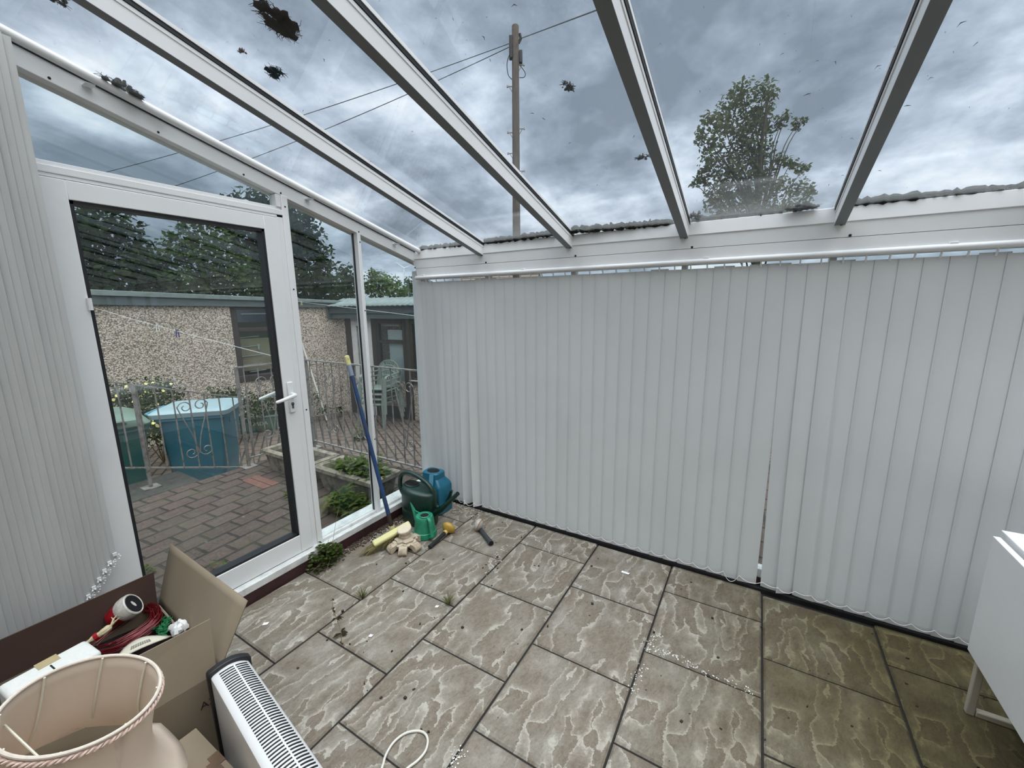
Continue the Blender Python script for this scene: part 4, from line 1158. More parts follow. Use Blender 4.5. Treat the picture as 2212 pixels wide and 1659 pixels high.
# ------------------------------------------------------------------ weeds, litter, scraps
M['weed'] = leaf_mat('weed_leaf', [(0.020, 0.030, 0.008), (0.05, 0.075, 0.02), (0.10, 0.13, 0.045)], 0.25, 25)
M['stalk'] = simple('dry_stalk', (0.16, 0.12, 0.06), 0.8, var=0.3)
M['grass'] = leaf_mat('grass_blade', [(0.06, 0.07, 0.025), (0.12, 0.13, 0.05), (0.20, 0.17, 0.08)], 0.2, 30)
M['white_scrap'] = simple('white_paper', (0.80, 0.80, 0.79), 0.7)
def bushy_plant(name, label, cat, c, rx, ry, rz, n, leaf, mat, seed, stems=6, blade=False, group=None):
    rr = random.Random(seed); c = np.array(c, float)
    t = thing(name, label, cat, tuple(c), group=group)
    mb = MB(); st = MB()
    for k in range(stems):
        a = rr.uniform(0, 6.28); e = c + V(rx * math.cos(a) * 0.7, ry * math.sin(a) * 0.7, rz * rr.uniform(0.5, 1.0))
        st.tube([c, (c + e) / 2 + V(0, 0, rz * 0.12), e], [0.0022, 0.0018, 0.001], 5)
    for k in range(n):
        a, u = rr.uniform(0, 6.28), rr.random() ** 0.5
        h = rr.random()
        p = c + V(rx * u * math.cos(a), ry * u * math.sin(a), rz * h * (1.15 - 0.7 * u))
        leaf_blades(mb, rr, p, 1, leaf, leaf * (0.25 if blade else 0.62), 1.0, 0.5, 0.25)
    build('stem', st, M['stalk'], t); build('foliage', mb, mat, t, smooth=0)
    return t
wd = bushy_plant('weed', 'bushy green weed growing at the foot of the door post', 'plant', (-2.095, 1.335, 0.002), 0.060, 0.10, 0.155, 210, 0.032, M['weed'], 3)
st = MB()
for tip_, r in (((-2.10, 1.455, 0.30), 0.0012), ((-2.05, 1.15, 0.02), 0.001), ((-1.99, 1.25, 0.012), 0.001)):
    st.tube(smooth_path([(-2.09, 1.37, 0.05), ((-2.09 + tip_[0]) / 2 + 0.01, (1.37 + tip_[1]) / 2, tip_[2] * 0.6 + 0.03), tip_], 4), r, 4)
build('dead_stalk', st, M['stalk'], wd)
sl = thing('seedling', 'wilted dark seedling sprouting from a joint between floor slabs', 'plant', tuple(at_z(738, 1388, 0)))
b0 = at_z(738, 1389, 0.0)
def lift(u, v, h): return at_z(u, v, h)
sp = [b0, lift(737, 1368, 0.012), lift(732, 1350, 0.03), lift(727, 1335, 0.05), lift(719, 1318, 0.075), lift(718, 1296, 0.10)]
build('stem', MB().tube(smooth_path(sp, 4), 0.0016, 5), M['stalk'], sl)
rr = random.Random(12); lfm = leaf_mat('wilted_leaf', [(0.012, 0.010, 0.008), (0.035, 0.028, 0.016), (0.06, 0.055, 0.025)], 0.1, 30)
for p, L, k in ((sp[0], 0.02, 2), (sp[1], 0.045, 4), (sp[3], 0.035, 4), (sp[4], 0.03, 3), (sp[5], 0.014, 6)):
    build('leaf', leaf_blades(MB(), rr, p, k, L, L * 0.42, 1.0, 0.15, 0.3), lfm, sl, smooth=0)
for i, (u, v, lab, s_) in enumerate(((783, 1293, 'tuft of grey grass in the slab joint farther from the wilted seedling', 4), (968, 1308, 'tuft of dry grass where two slab joints meet by the white scrap', 5))):
    c = at_z(u, v, -0.004)
    mb = MB(); leaf_blades(mb, random.Random(s_), c, 46, 0.075, 0.0035, 0.55, 1.0, 0.15)
    o = build('grass_tuft', mb, M['grass'], smooth=0, origin=c); tag(o, lab, 'grass', 'grass tufts between the slabs')
def scrap(u, v, w, h, ang, label):
    c = at_z(u, v, 0.0025); a = math.radians(ang)
    vs = []
    for j in range(3):
        for i in range(4):
            x, y = (i / 3 - 0.5) * w, (j / 2 - 0.5) * h
            vs.append((c[0] + x * math.cos(a) - y * math.sin(a), c[1] + x * math.sin(a) + y * math.cos(a), 0.0015 + 0.003 * (i / 3) ** 2))
    mb = MB().add(vs, [(j * 4 + i, j * 4 + i + 1, (j + 1) * 4 + i + 1, (j + 1) * 4 + i) for j in range(2) for i in range(3)])
    o = build('paper_scrap', mb, M['white_scrap'], smooth=0, solid=0.0008); tag(o, label, 'scrap', 'white paper scraps on the floor')
scrap(574, 1347, 0.026, 0.016, 35, 'torn white scrap on the slab nearest the open carton')
scrap(801, 1373, 0.018, 0.015, 5, 'square white scrap on the slab beside the wilted seedling')
scrap(944, 1310, 0.017, 0.015, 10, 'square white scrap beside the dry grass tuft')
scrap(1351, 1237, 0.045, 0.016, -8, 'oblong white scrap on the slab nearest the foot of the blind')
scrap(662, 1230, 0.035, 0.014, 20, 'curled white scrap against the sill near the bushy weed')
# loose soil and leaf litter drifted along the sill and into the corner
def litter(name, label, cat, spots, n, size, mat, seed, zmax=0.004):
    rr = random.Random(seed); mb = MB()
    for k in range(n):
        x, y = spots(rr)
        s = size * rr.uniform(0.35, 1.5)
        a = rr.uniform(0, 3.14); h = rr.uniform(0.3, 1) * min(s, zmax * 2)
        mb.obox((x, y, h / 2), (s, s * rr.uniform(0.3, 0.9), h), [[math.cos(a), -math.sin(a), 0.1], [math.sin(a), math.cos(a), 0], [-0.1, 0, 1]])
    o = build(name, mb, mat, smooth=0); tag(o, label, cat, kind='stuff')
    return o
def along_sill(rr):
    t = rr.random()
    return (-2.135 + abs(rr.gauss(0, 0.035)) + 0.004, 1.25 + 1.05 * t)
litter('soil_litter', 'dark crumbs of soil and leaf litter along the sill', 'litter', along_sill, 900, 0.010, M['edge_dirt'], 21)
def corner(rr):
    return (-2.10 + abs(rr.gauss(0, 0.22)), 2.325 - abs(rr.gauss(0, 0.05)))
litter('leaf_litter', 'pale crumbs and husks in the corner by the blind', 'litter', corner, 420, 0.009, simple('pale_husk', (0.42, 0.38, 0.32), 0.9, var=0.5, scale=60), 22)
segs = [((1425, 1368), (1396, 1402)), ((1396, 1402), (1450, 1412)), ((1450, 1412), (1520, 1452)), ((1520, 1452), (1630, 1497)), ((1388, 1435), (1366, 1500)), ((1150, 1155), (1190, 1192)), ((1000, 1620), (975, 1650)), ((1060, 1215), (1095, 1180)), ((1085, 1208), (1045, 1245))]
def limes(rr):
    (a, b), (c, d) = rr.choice(segs)
    t = rr.random(); p = at_z(a + (c - a) * t, b + (d - b) * t, 0)
    return p[0] + rr.gauss(0, 0.013), p[1] + rr.gauss(0, 0.009)
litter('lime_crumbs', 'white lime crumbs scattered along joints of the stone floor', 'litter', limes, 430, 0.0040, simple('lime_white', (0.72, 0.71, 0.67), 0.9), 23, 0.0018)
def anyfloor(rr):
    return rr.uniform(-2.0, 0.9), rr.uniform(0.8, 2.3)
litter('bark_crumbs', 'tiny dark crumbs scattered over the stone floor', 'litter', anyfloor, 110, 0.008, simple('dark_crumb', (0.03, 0.022, 0.016), 0.9), 24)

# ================================================================== OUTSIDE
ZT, ZL = -0.06, -0.52      # terrace level, lower yard level
def block_paving(name, c1, c2, joint, rot=0.0, scale=1.0, row=0.104, mortar=0.0065):
    m, nt, b, out = new_mat(name)
    tc = nt.nodes.new('ShaderNodeTexCoord'); mp = nt.nodes.new('ShaderNodeMapping')
    mp.inputs['Rotation'].default_value = (0, 0, rot); mp.inputs['Scale'].default_value = (scale,) * 3
    nt.links.new(tc.outputs['Object'], mp.inputs[0])
    br = nt.nodes.new('ShaderNodeTexBrick')
    br.inputs['Scale'].default_value = 1.0
    br.inputs['Brick Width'].default_value = 0.205; br.inputs['Row Height'].default_value = row
    br.inputs['Mortar Size'].default_value = mortar; br.inputs['Mortar Smooth'].default_value = 0.25
    br.inputs['Color1'].default_value = (*c1, 1); br.inputs['Color2'].default_value = (*c2, 1); br.inputs['Mortar'].default_value = (*joint, 1)
    nt.links.new(mp.outputs[0], br.inputs['Vector'])
    n1 = noise_node(nt, 55, 5, 0.7); n2 = noise_node(nt, 3.0, 4, 0.6)
    col = mixc(nt, ramp_node(nt, n1, [(0.35, (0.75, 0.75, 0.75)), (0.6, (0, 0, 0))]), br.outputs['Color'], mixc(nt, 1.0, br.outputs['Color'], (0.45, 0.42, 0.40), 'MULTIPLY'))
    col = mixc(nt, ramp_node(nt, n2, [(0.45, (0, 0, 0)), (0.7, (0.45, 0.45, 0.45))]), col, (0.075, 0.070, 0.042))
    nt.links.new(col, b.inputs['Base Color'])
    b.inputs['Roughness'].default_value = 0.85
    h = math_node(nt, 'SUBTRACT', math_node(nt, 'MULTIPLY', n1, 0.35), br.outputs['Fac'])
    add_bump(nt, b, h, 0.9, 0.006)
    return m
M['paving'] = block_paving('red_block_paving', (0.066, 0.043, 0.036), (0.094, 0.062, 0.052), (0.010, 0.008, 0.006), math.radians(85), row=0.150, mortar=0.011)
M['paving2'] = block_paving('grey_red_block_paving', (0.125, 0.088, 0.074), (0.165, 0.118, 0.098), (0.016, 0.013, 0.011), math.radians(32), mortar=0.012)
M['concrete'] = simple('dark_concrete', (0.042, 0.042, 0.038), 0.9, var=0.4, scale=14, bump=0.3)
M['lawn'] = simple('far_grass', (0.05, 0.08, 0.03), 0.95, var=0.4, scale=3)
struct('ground', MB().box(-120, 60, -40, 230, -1.2, ZL - 0.01), M['lawn'], 'open ground beyond the yard', 'ground', smooth=0, origin=(0, 0, ZL))
struct('yard', MB().box(-12, 5, -8, 14, ZL - 0.02, ZL), M['paving2'], 'lower block paved yard between the terrace and the garage', 'paving', smooth=0, origin=(0, 0, ZL))
struct('terrace', MB().box(-4.33, -2.30, -4, 2.76, ZL - 0.01, ZT).box(-2.31, 4, YB + 0.06, 4.6, ZL - 0.01, ZT), M['paving'], 'raised terrace of weathered red block paving outside the door', 'paving', smooth=0, origin=(0, 0, 0))
struct('foundation', MB().box(-2.305, XR + 0.1, YH, YB + 0.12, ZL - 0.01, -0.061), M['render'], 'rendered base of the lean-to', 'wall', smooth=0)
struct('path', MB().box(-4.80, -4.335, -2.0, 1.62, ZL, ZT + 0.002), M['concrete'], 'dark concrete step slab beside the terrace', 'step', bevel=0.01)
nb = MB()
for k in range(2):
    nb.box(-3.98 + 0.0, -3.62, 1.80 + 0.075 * k, 1.868 + 0.075 * k, ZT, ZT + 0.004)
o = build('brick_patch', nb, simple('new_red_brick', (0.135, 0.058, 0.045), 0.85, var=0.2, scale=40, bump=0.3), smooth=0)
tag(o, 'patch of brighter red bricks in the terrace by the railing post', 'brick patch', kind='structure')

# ------------------------------------------------------------------ house side: garage with pebbledash wall and flat roof
def pebble_mat():
    m, nt, b, out = new_mat('pebbledash')
    tc = nt.nodes.new('ShaderNodeTexCoord')
    vo = nt.nodes.new('ShaderNodeTexVoronoi'); vo.inputs['Scale'].default_value = 62.0
    nt.links.new(tc.outputs['Object'], vo.inputs['Vector'])
    sp = nt.nodes.new('ShaderNodeSeparateColor'); nt.links.new(vo.outputs['Color'], sp.inputs[0])
    c = ramp_node(nt, sp.outputs[0], [(0.0, (0.22, 0.175, 0.145)), (0.25, (0.46, 0.38, 0.32)), (0.6, (0.62, 0.53, 0.455)), (0.85, (0.78, 0.70, 0.62)), (1.0, (0.48, 0.33, 0.26))])
    c = mixc(nt, ramp_node(nt, vo.outputs['Distance'], [(0.45, (0, 0, 0)), (0.75, (0.8, 0.8, 0.8))]), c, (0.10, 0.085, 0.07))
    n2 = noise_node(nt, 2.0, 4, 0.6)
    c = mixc(nt, ramp_node(nt, n2, [(0.42, (0, 0, 0)), (0.68, (0.35, 0.35, 0.35))]), c, mixc(nt, 1.0, c, (0.62, 0.66, 0.60), 'MULTIPLY'))
    nt.links.new(c, b.inputs['Base Color']); b.inputs['Roughness'].default_value = 0.9
    add_bump(nt, b, math_node(nt, 'SUBTRACT', 1.0, vo.outputs['Distance']), 0.7, 0.008)
    return m
M['pebble'] = pebble_mat()
M['fascia_green'] = simple('grey_green_paint', (0.080, 0.106, 0.110), 0.6, var=0.25, scale=6, stretch=(1, 6, 6))
M['gutter_green'] = simple('pale_grey_green', (0.155, 0.195, 0.190), 0.6, var=0.3, scale=9)
M['brown_frame'] = simple('dark_brown_frame', (0.028, 0.019, 0.016), 0.5, var=0.3)
M['old_white'] = simple('old_white_paint', (0.58, 0.56, 0.55), 0.6, var=0.15, scale=12)
M['dark_glass'] = glass_mat('shed_glass', tint=(0.80, 0.85, 0.86), refl=0.05)
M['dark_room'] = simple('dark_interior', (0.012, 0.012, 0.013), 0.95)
K0 = V(-6.93, 5.15, 0)
class Plane:
    def __init__(s, ang):
        a = math.radians(ang); s.d = V(math.sin(a), math.cos(a), 0); s.n = V(s.d[1], -s.d[0], 0); s.rz = math.pi / 2 - a
    def L(s, u, v, off=0.0):
        r = ray(u, v); t = s.n @ (K0 + s.n * off - CP) / (s.n @ r); P = CP + t * r
        return (P - K0) @ s.d, P[2]
P1, P2 = Plane(15), Plane(85)
# local axes: x along the wall, y into the building, z up
ga = thing('garage', 'long low garage with pebbledash wall and grey green flat roof edge', 'garage', tuple(K0 + V(0, 0, ZL)), P1.rz, local=True)
def gz(z): return z - ZL
WL, WR, WB, WT = -1.70, -0.86, gz(0.295), gz(1.53)
mb = MB()
mb.box(-9.0, WL, 0, 0.2, 0, gz(1.60)).box(WR, 1.70, 0, 0.2, 0, gz(1.60)).box(WL, WR, 0, 0.2, 0, WB).box(WL, WR, 0, 0.2, WT, gz(1.60))
build('wall', mb, M['pebble'], ga, smooth=0)
# roof edge falls to the right
def edge_z(s, top): 
    t = (s + 3.31) / (1.63 + 3.31)
    return (1.775 + (1.568 - 1.775) * t) if top else (1.575 + (1.505 - 1.575) * (s + 3.31) / 3.06)
def strip(s0, s1, f0, f1, y0, y1):
    """board between heights f0 and f1, linear in s"""
    vs = [(s, y, gz(f(s))) for f in (f0, f1) for y in (y0, y1) for s in (s0, s1)]
    return MB().add(vs, [(0, 2, 3, 1), (4, 5, 7, 6), (0, 1, 5, 4), (2, 6, 7, 3), (0, 4, 6, 2), (1, 3, 7, 5)])
mid = lambda s: edge_z(s, True) * 0.62 + edge_z(s, False) * 0.38
build('fascia_board', strip(-9.0, 1.72, lambda s: edge_z(s, False), mid, -0.06, 0.02), M['fascia_green'], ga, smooth=0)
build('roof_edge', strip(-9.0, 1.75, mid, lambda s: edge_z(s, True), -0.10, 0.10), M['gutter_green'], ga, smooth=0, bevel=0.006)
build('roof', strip(-9.0, 1.72, lambda s: edge_z(s, True) - 0.05, lambda s: edge_z(s, True) - 0.01, 0.05, 5.0), M['concrete'], ga, smooth=0)
build('outlet', MB().tube([(1.70, -0.14, gz(1.545)), (1.82, -0.16, gz(1.555)), (1.90, -0.15, gz(1.54))], [0.03, 0.03, 0.022], 8), M['gasket'], ga)
# window with dark brown frame
fw = MB(); b_ = 0.055
fw.box(WL, WL + 0.09, 0.02, 0.09, WB, WT).box(WR - 0.06, WR, 0.02, 0.09, WB, WT).box(WL, WR, 0.02, 0.09, WT - 0.05, WT).box(WL - 0.01, WR, -0.03, 0.09, WB, WB + 0.10)
tz = gz(1.155)
fw.box(WL + 0.09, WR - 0.06, 0.015, 0.085, tz - 0.03, tz + 0.03)
win = build('window', fw, M['brown_frame'], ga, bevel=0.004)
build('pane', MB().box(WL + 0.09, WR - 0.06, 0.048, 0.052, WB + 0.1, WT - 0.05), M['dark_glass'], win, smooth=0)
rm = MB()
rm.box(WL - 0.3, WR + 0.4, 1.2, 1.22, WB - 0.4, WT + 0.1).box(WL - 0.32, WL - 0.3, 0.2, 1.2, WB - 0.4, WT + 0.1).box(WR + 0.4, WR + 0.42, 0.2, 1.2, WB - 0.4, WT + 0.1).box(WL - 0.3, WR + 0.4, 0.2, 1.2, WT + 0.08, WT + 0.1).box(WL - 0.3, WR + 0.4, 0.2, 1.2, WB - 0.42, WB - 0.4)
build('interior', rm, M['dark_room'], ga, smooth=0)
build('beige_board', MB().box(-1.60, -1.15, 0.16, 0.18, gz(0.45), gz(1.0)), simple('old_plywood', (0.42, 0.31, 0.19), 0.8, var=0.3), ga, smooth=0)
for zz, a, c in ((1.02, -1.62, -1.30), (0.86, -1.62, -1.30), (0.70, -1.60, -1.28), (0.55, -1.60, -1.30), (0.43, -1.50, -1.25)):
    build('tool_rail', MB().tube([(a, 0.14, gz(zz)), (c, 0.14, gz(zz + 0.015))], 0.007, 6), M['old_white'], ga)
build('strip_light', MB().box(-1.53, -1.07, 0.11, 0.14, gz(1.405), gz(1.425)), M['old_white'], ga, smooth=0)
build('paper_tag', MB().box(-1.34, -1.315, 0.13, 0.14, gz(0.80), gz(0.90)), M['old_white'], ga, smooth=0)
build('overflow_pipe', MB().tube([(-3.40, -0.06, gz(1.62)), (-3.40, -0.16, gz(1.60)), (-3.40, -0.17, gz(1.52))], 0.02, 8), M['old_white'], ga)

# ------------------------------------------------------------------ porch: lean-to with corrugated roof
po = thing('porch', 'garden room with corrugated roof, brown framed door and white side window', 'porch', tuple(K0 + V(0, 0, ZL)), P2.rz, local=True)
def l2(u, v): 
    s, z = P2.L(u, v); return s, gz(z)
R_ = 3.2
build('wall', MB().box(0.32, R_, 0.03, 0.15, 0, gz(0.17)).box(-0.02, 0.20, 0.0, 0.2, 0, gz(1.3)), M['pebble'], po, smooth=0)
build('beam_board', MB().box(0.0, R_, -0.16, -0.10, gz(1.40), gz(1.515)), M['fascia_green'], po, smooth=0)
build('lower_board', MB().box(0.03, R_, -0.13, -0.05, gz(1.305), gz(1.398)), M['fascia_green'], po, smooth=0)
cr_ = MB(); vs = []; ns = 150
for j, (yy, zz) in enumerate(((-0.24, 1.515), (0.25, 1.66))):
    for i in range(ns + 1):
        s = 0.02 + (R_ - 0.02) * i / ns
        x_ = s if j == 0 else s - 0.10
        vs.append((x_, yy, gz(zz) + 0.016 * abs(math.sin(math.pi * s / 0.11)) ** 0.5))
cr_.add(vs, [(i, i + 1, ns + 2 + i, ns + 1 + i) for i in range(ns)])
build('corrugated_roof', cr_, M['gutter_green'], po, smooth=1.0, solid=0.008)
build('roof_end', MB().prism([(-0.2, gz(1.30)), (-0.2, gz(1.51)), (0.25, gz(1.64)), (0.25, gz(1.30))], (-0.02, 0, 0), (0, 1, 0), (0, 0, 1), (0.03, 0, 0)), M['fascia_green'], po, smooth=0)
build('corner_post', MB().box(0.20, 0.335, 0.0, 0.10, 0, gz(1.30)), M['brown_frame'], po, smooth=0)
ww = build('white_window', MB().box(0.335, 0.46, 0.01, 0.08, 0.0, gz(1.30)).box(0.74, 0.845, 0.01, 0.08, 0.0, gz(1.30)).box(0.46, 0.74, 0.01, 0.08, gz(1.16), gz(1.30)).box(0.46, 0.74, 0.01, 0.08, 0.0, gz(0.05)), M['old_white'], po, bevel=0.004)
build('pane', MB().box(0.46, 0.74, 0.04, 0.044, gz(0.05), gz(1.16)), M['dark_glass'], ww, smooth=0)
bd_ = build('brown_door', MB().box(0.845, 1.01, 0.0, 0.08, 0.0, gz(1.30)).box(1.56, 1.72, 0.0, 0.08, 0.0, gz(1.30)).box(1.01, 1.56, 0.0, 0.08, gz(1.215), gz(1.30)).box(1.01, 1.56, 0.01, 0.07, gz(0.86), gz(0.92)).box(1.01, 1.56, 0.0, 0.08, 0.0, gz(-0.30)), M['brown_frame'], po, bevel=0.004)
build('pane', MB().box(1.01, 1.56, 0.04, 0.044, gz(-0.30), gz(1.215)), M['dark_glass'], bd_, smooth=0)
build('strip_light', MB().box(1.03, 1.42, 0.09, 0.11, gz(1.165), gz(1.185)), M['old_white'], po, smooth=0)
build('white_sheet', MB().box(1.18, 1.545, 0.06, 0.07, gz(0.925), gz(1.10)).box(1.20, 1.545, 0.06, 0.07, gz(0.10), gz(0.855)), simple('white_card', (0.62, 0.64, 0.62), 0.8), po, smooth=0)
bw = build('brown_window', MB().box(1.72, 1.78, 0.0, 0.08, gz(0.17), gz(1.30)).box(1.78, R_, 0.0, 0.08, gz(1.21), gz(1.30)).box(1.72, R_, -0.04, 0.08, gz(0.17), gz(0.27)).box(2.35, 2.42, 0.0, 0.08, gz(0.27), gz(1.21)), M['brown_frame'], po, bevel=0.004)
build('pane', MB().box(1.78, R_, 0.04, 0.044, gz(0.27), gz(1.21)), M['dark_glass'], bw, smooth=0)
build('sill_edge', MB().box(1.70, R_, -0.05, -0.04, gz(0.215), gz(0.235)), M['old_white'], po, smooth=0)
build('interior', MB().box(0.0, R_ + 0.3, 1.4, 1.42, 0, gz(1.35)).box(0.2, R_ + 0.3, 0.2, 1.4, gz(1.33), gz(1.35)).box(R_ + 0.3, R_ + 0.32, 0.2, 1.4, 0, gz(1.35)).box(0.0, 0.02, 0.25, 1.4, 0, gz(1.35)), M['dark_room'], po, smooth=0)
build('blue_bag', MB().tube([(1.95, 0.18, gz(1.05)), (2.05, 0.16, gz(0.80)), (2.02, 0.16, gz(0.55)), (1.98, 0.16, gz(0.42))], [0.004, 0.006, 0.04, 0.05], 8), simple('grey_bag', (0.30, 0.33, 0.38), 0.6), po)

# ------------------------------------------------------------------ railings
M['rail'] = simple('weathered_grey_steel', (0.27, 0.25, 0.235), 0.5, 0.3, var=0.35, scale=22, dark=(0.10, 0.085, 0.075))
def spiral(c, ex, ez, r0, turns, a0, sgn, n=26):
    pts = []
    for k in range(n + 1):
        t = k / n; r = r0 * (1 - 0.72 * t); a = a0 + sgn * turns * 2 * math.pi * t
        pts.append(c + r * (math.cos(a) * ex + math.sin(a) * ez))
    return pts
def scroll_pair(c, ex, ez, h, w, parent, flip=1):
    """heart-shaped scroll: two flat bars meeting low down, curled at both ends"""
    for s in (-1, 1):
        mb = MB()
        top_c = c + ex * s * w * 0.5 + ez * h * 0.42
        bot_c = c + ex * s * w * 0.50 - ez * h * 0.40
        a = spiral(top_c, ex * s, ez, w * 0.46, 1.2, 0.0, 1)
        b = spiral(bot_c, ex * s, ez, w * 0.46, 1.2, math.pi, 1)
        path = list(reversed(a)) + [c + ex * s * w * 0.62 + ez * h * 0.16, c + ex * s * w * 0.22 - ez * h * 0.14] + b
        mb.tube(smooth_path(path, 2), 0.0052, 5)
        build('scroll', mb, M['rail'], parent)
def railing(name, label, A, B, z0, z1, nbar, posts, scrolls, slope=0.0, group=None, ends=True):
    A, B = V(*A, 0), V(*B, 0); L = np.linalg.norm(B - A); e = (B - A) / L
    t = thing(name, label, 'railing', (float(A[0]), float(A[1]), ZT), group=group)
    zz = lambda s: slope * s
    build('top_rail', MB().bar(A + V(0, 0, z1), B + V(0, 0, z1 + zz(L)), 0.026, 0.012), M['rail'], t, smooth=0)
    build('bottom_rail', MB().bar(A + V(0, 0, z0), B + V(0, 0, z0 + zz(L)), 0.026, 0.012), M['rail'], t, smooth=0)
    for i in range(nbar):
        s = L * (i + 0.5) / nbar
        build('baluster', MB().tube([A + e * s + V(0, 0, z0 + zz(s)), A + e * s + V(0, 0, z1 + zz(s))], 0.0062, 7), M['rail'], t)
    for s, zb_ in posts:
        p = A + e * s
        q = build('post', MB().box(p[0] - 0.0125, p[0] + 0.0125, p[1] - 0.0125, p[1] + 0.0125, zb_, z1 + zz(s) + 0.006), M['rail'], t, smooth=0)
        build('foot_plate', MB().box(p[0] - 0.06, p[0] + 0.06, p[1] - 0.06, p[1] + 0.06, zb_, zb_ + 0.010), M['rail'], q, smooth=0)
    for s in scrolls:
        scroll_pair(A + e * s + V(0, 0, (z0 + z1) / 2 + zz(s) + 0.01), e, V(0, 0, 1), (z1 - z0) * 0.72, 0.125, t)
    return t
rr_ = railing('railing', 'long scrolled iron railing across the far end of the terrace behind the stone troughs', (-4.22, 2.70), (-2.35, 2.68), 0.03, 0.945, 15, [(0.0, ZT), (1.85, ZT)], [0.36, 0.86, 1.47], group='iron railings round the terrace')
railing('railing', 'short scrolled iron railing on the terrace edge right of the blue bin', (-4.28, 2.02), (-4.24, 2.66), 0.03, 0.945, 5, [(0.0, ZT)], [0.28], group='iron railings round the terrace')
rl = railing('railing', 'sloping iron handrail in front of the wheelie bins', (-4.56, 0.92), (-4.50, 2.24), 0.26, 1.01, 11, [(0.40, ZT)], [0.80], slope=-0.335, group='iron railings round the terrace')

# ------------------------------------------------------------------ wheelie bins
def wheelie_bin(label, loc, rz, cbody, clid, bulge):
    t = thing('wheelie_bin', label, 'bin', loc, rz, group='wheelie bins beyond the railing', local=True)
    mb_, ml = simple('bin_body', cbody, 0.45, var=0.15, scale=4), simple('bin_lid', clid, 0.42, var=0.12, scale=6)
    # x: towards the terrace (front -> +x), y: across
    build('bin_body', MB().loft([rrect(-0.02, 0, 0.215, 0.215, 0.03, 0.03), rrect(-0.02, 0, 0.22, 0.22, 0.03, 0.06), rrect(0.0, 0, 0.285, 0.262, 0.04, 0.885), rrect(0.0, 0, 0.295, 0.270, 0.04, 0.905), rrect(0, 0, 0.325, 0.270, 0.04, 0.955)]), mb_, t, smooth=0.6)
    build('rim', MB().loft([rrect(0.0, 0, 0.315, 0.288, 0.05, 0.925), rrect(0, 0, 0.318, 0.290, 0.05, 0.972)]), mb_, t, smooth=0.6)
    if bulge:
        rings = [rrect(-0.01, 0, 0.342, 0.298, 0.06, 0.970), rrect(-0.01, 0, 0.344, 0.300, 0.06, 0.985), rrect(-0.02, 0, 0.34, 0.27, 0.08, 1.030), rrect(-0.03, 0, 0.25, 0.20, 0.10, 1.075), rrect(-0.03, 0, 0.12, 0.10, 0.08, 1.088)]
    else:
        rings = [rrect(-0.01, 0, 0.342, 0.298, 0.06, 0.955), rrect(-0.01, 0, 0.346, 0.300, 0.06, 1.0), rrect(-0.015, 0, 0.32, 0.275, 0.06, 1.018), rrect(-0.03, 0, 0.27, 0.22, 0.06, 1.035), rrect(-0.03, 0, 0.2, 0.16, 0.06, 1.036)]
    lid = build('lid', MB().loft(rings), ml, t, smooth=0.5)
    if bulge:
        build('lid_handle', MB().tube([(0.30, -0.13, 0.995), (0.345, -0.10, 1.035), (0.345, 0.10, 1.035), (0.30, 0.13, 0.995)], 0.016, 8), ml, lid)
    for y in (-0.16, 0.16):
        build('hinge_lug', MB().box(-0.375, -0.30, y - 0.03, y + 0.03, 0.95, 1.0), mb_, t, bevel=0.008)
        build('front_lug', MB().box(0.27, 0.290, y * 0.6 - 0.006, y * 0.6 + 0.006, 0.83, 0.92), mb_, t, smooth=0)
    build('grab_bar', MB().tube([(-0.35, -0.20, 0.975), (-0.40, -0.18, 0.99), (-0.40, 0.18, 0.99), (-0.35, 0.20, 0.975)], 0.014, 8), mb_, t)
    for y in (-0.25, 0.25):
        build('wheel', MB().tube([(-0.20, y - 0.028, 0.10), (-0.20, y + 0.028, 0.10)], 0.10, 18), M['gasket'], t)
    build('axle', MB().tube([(-0.20, -0.26, 0.10), (-0.20, 0.26, 0.10)], 0.012, 8), M['gasket'], t)
    return t
wheelie_bin('bright blue wheelie bin behind the sloping handrail', (-5.06, 1.99, ZL), math.radians(48), (0.060, 0.225, 0.310), (0.25, 0.345, 0.375), False)
wheelie_bin('dull green wheelie bin with domed lid beside the blue bin', (-5.18, 1.24, ZL), math.radians(-8), (0.040, 0.150, 0.145), (0.125, 0.185, 0.145), True)

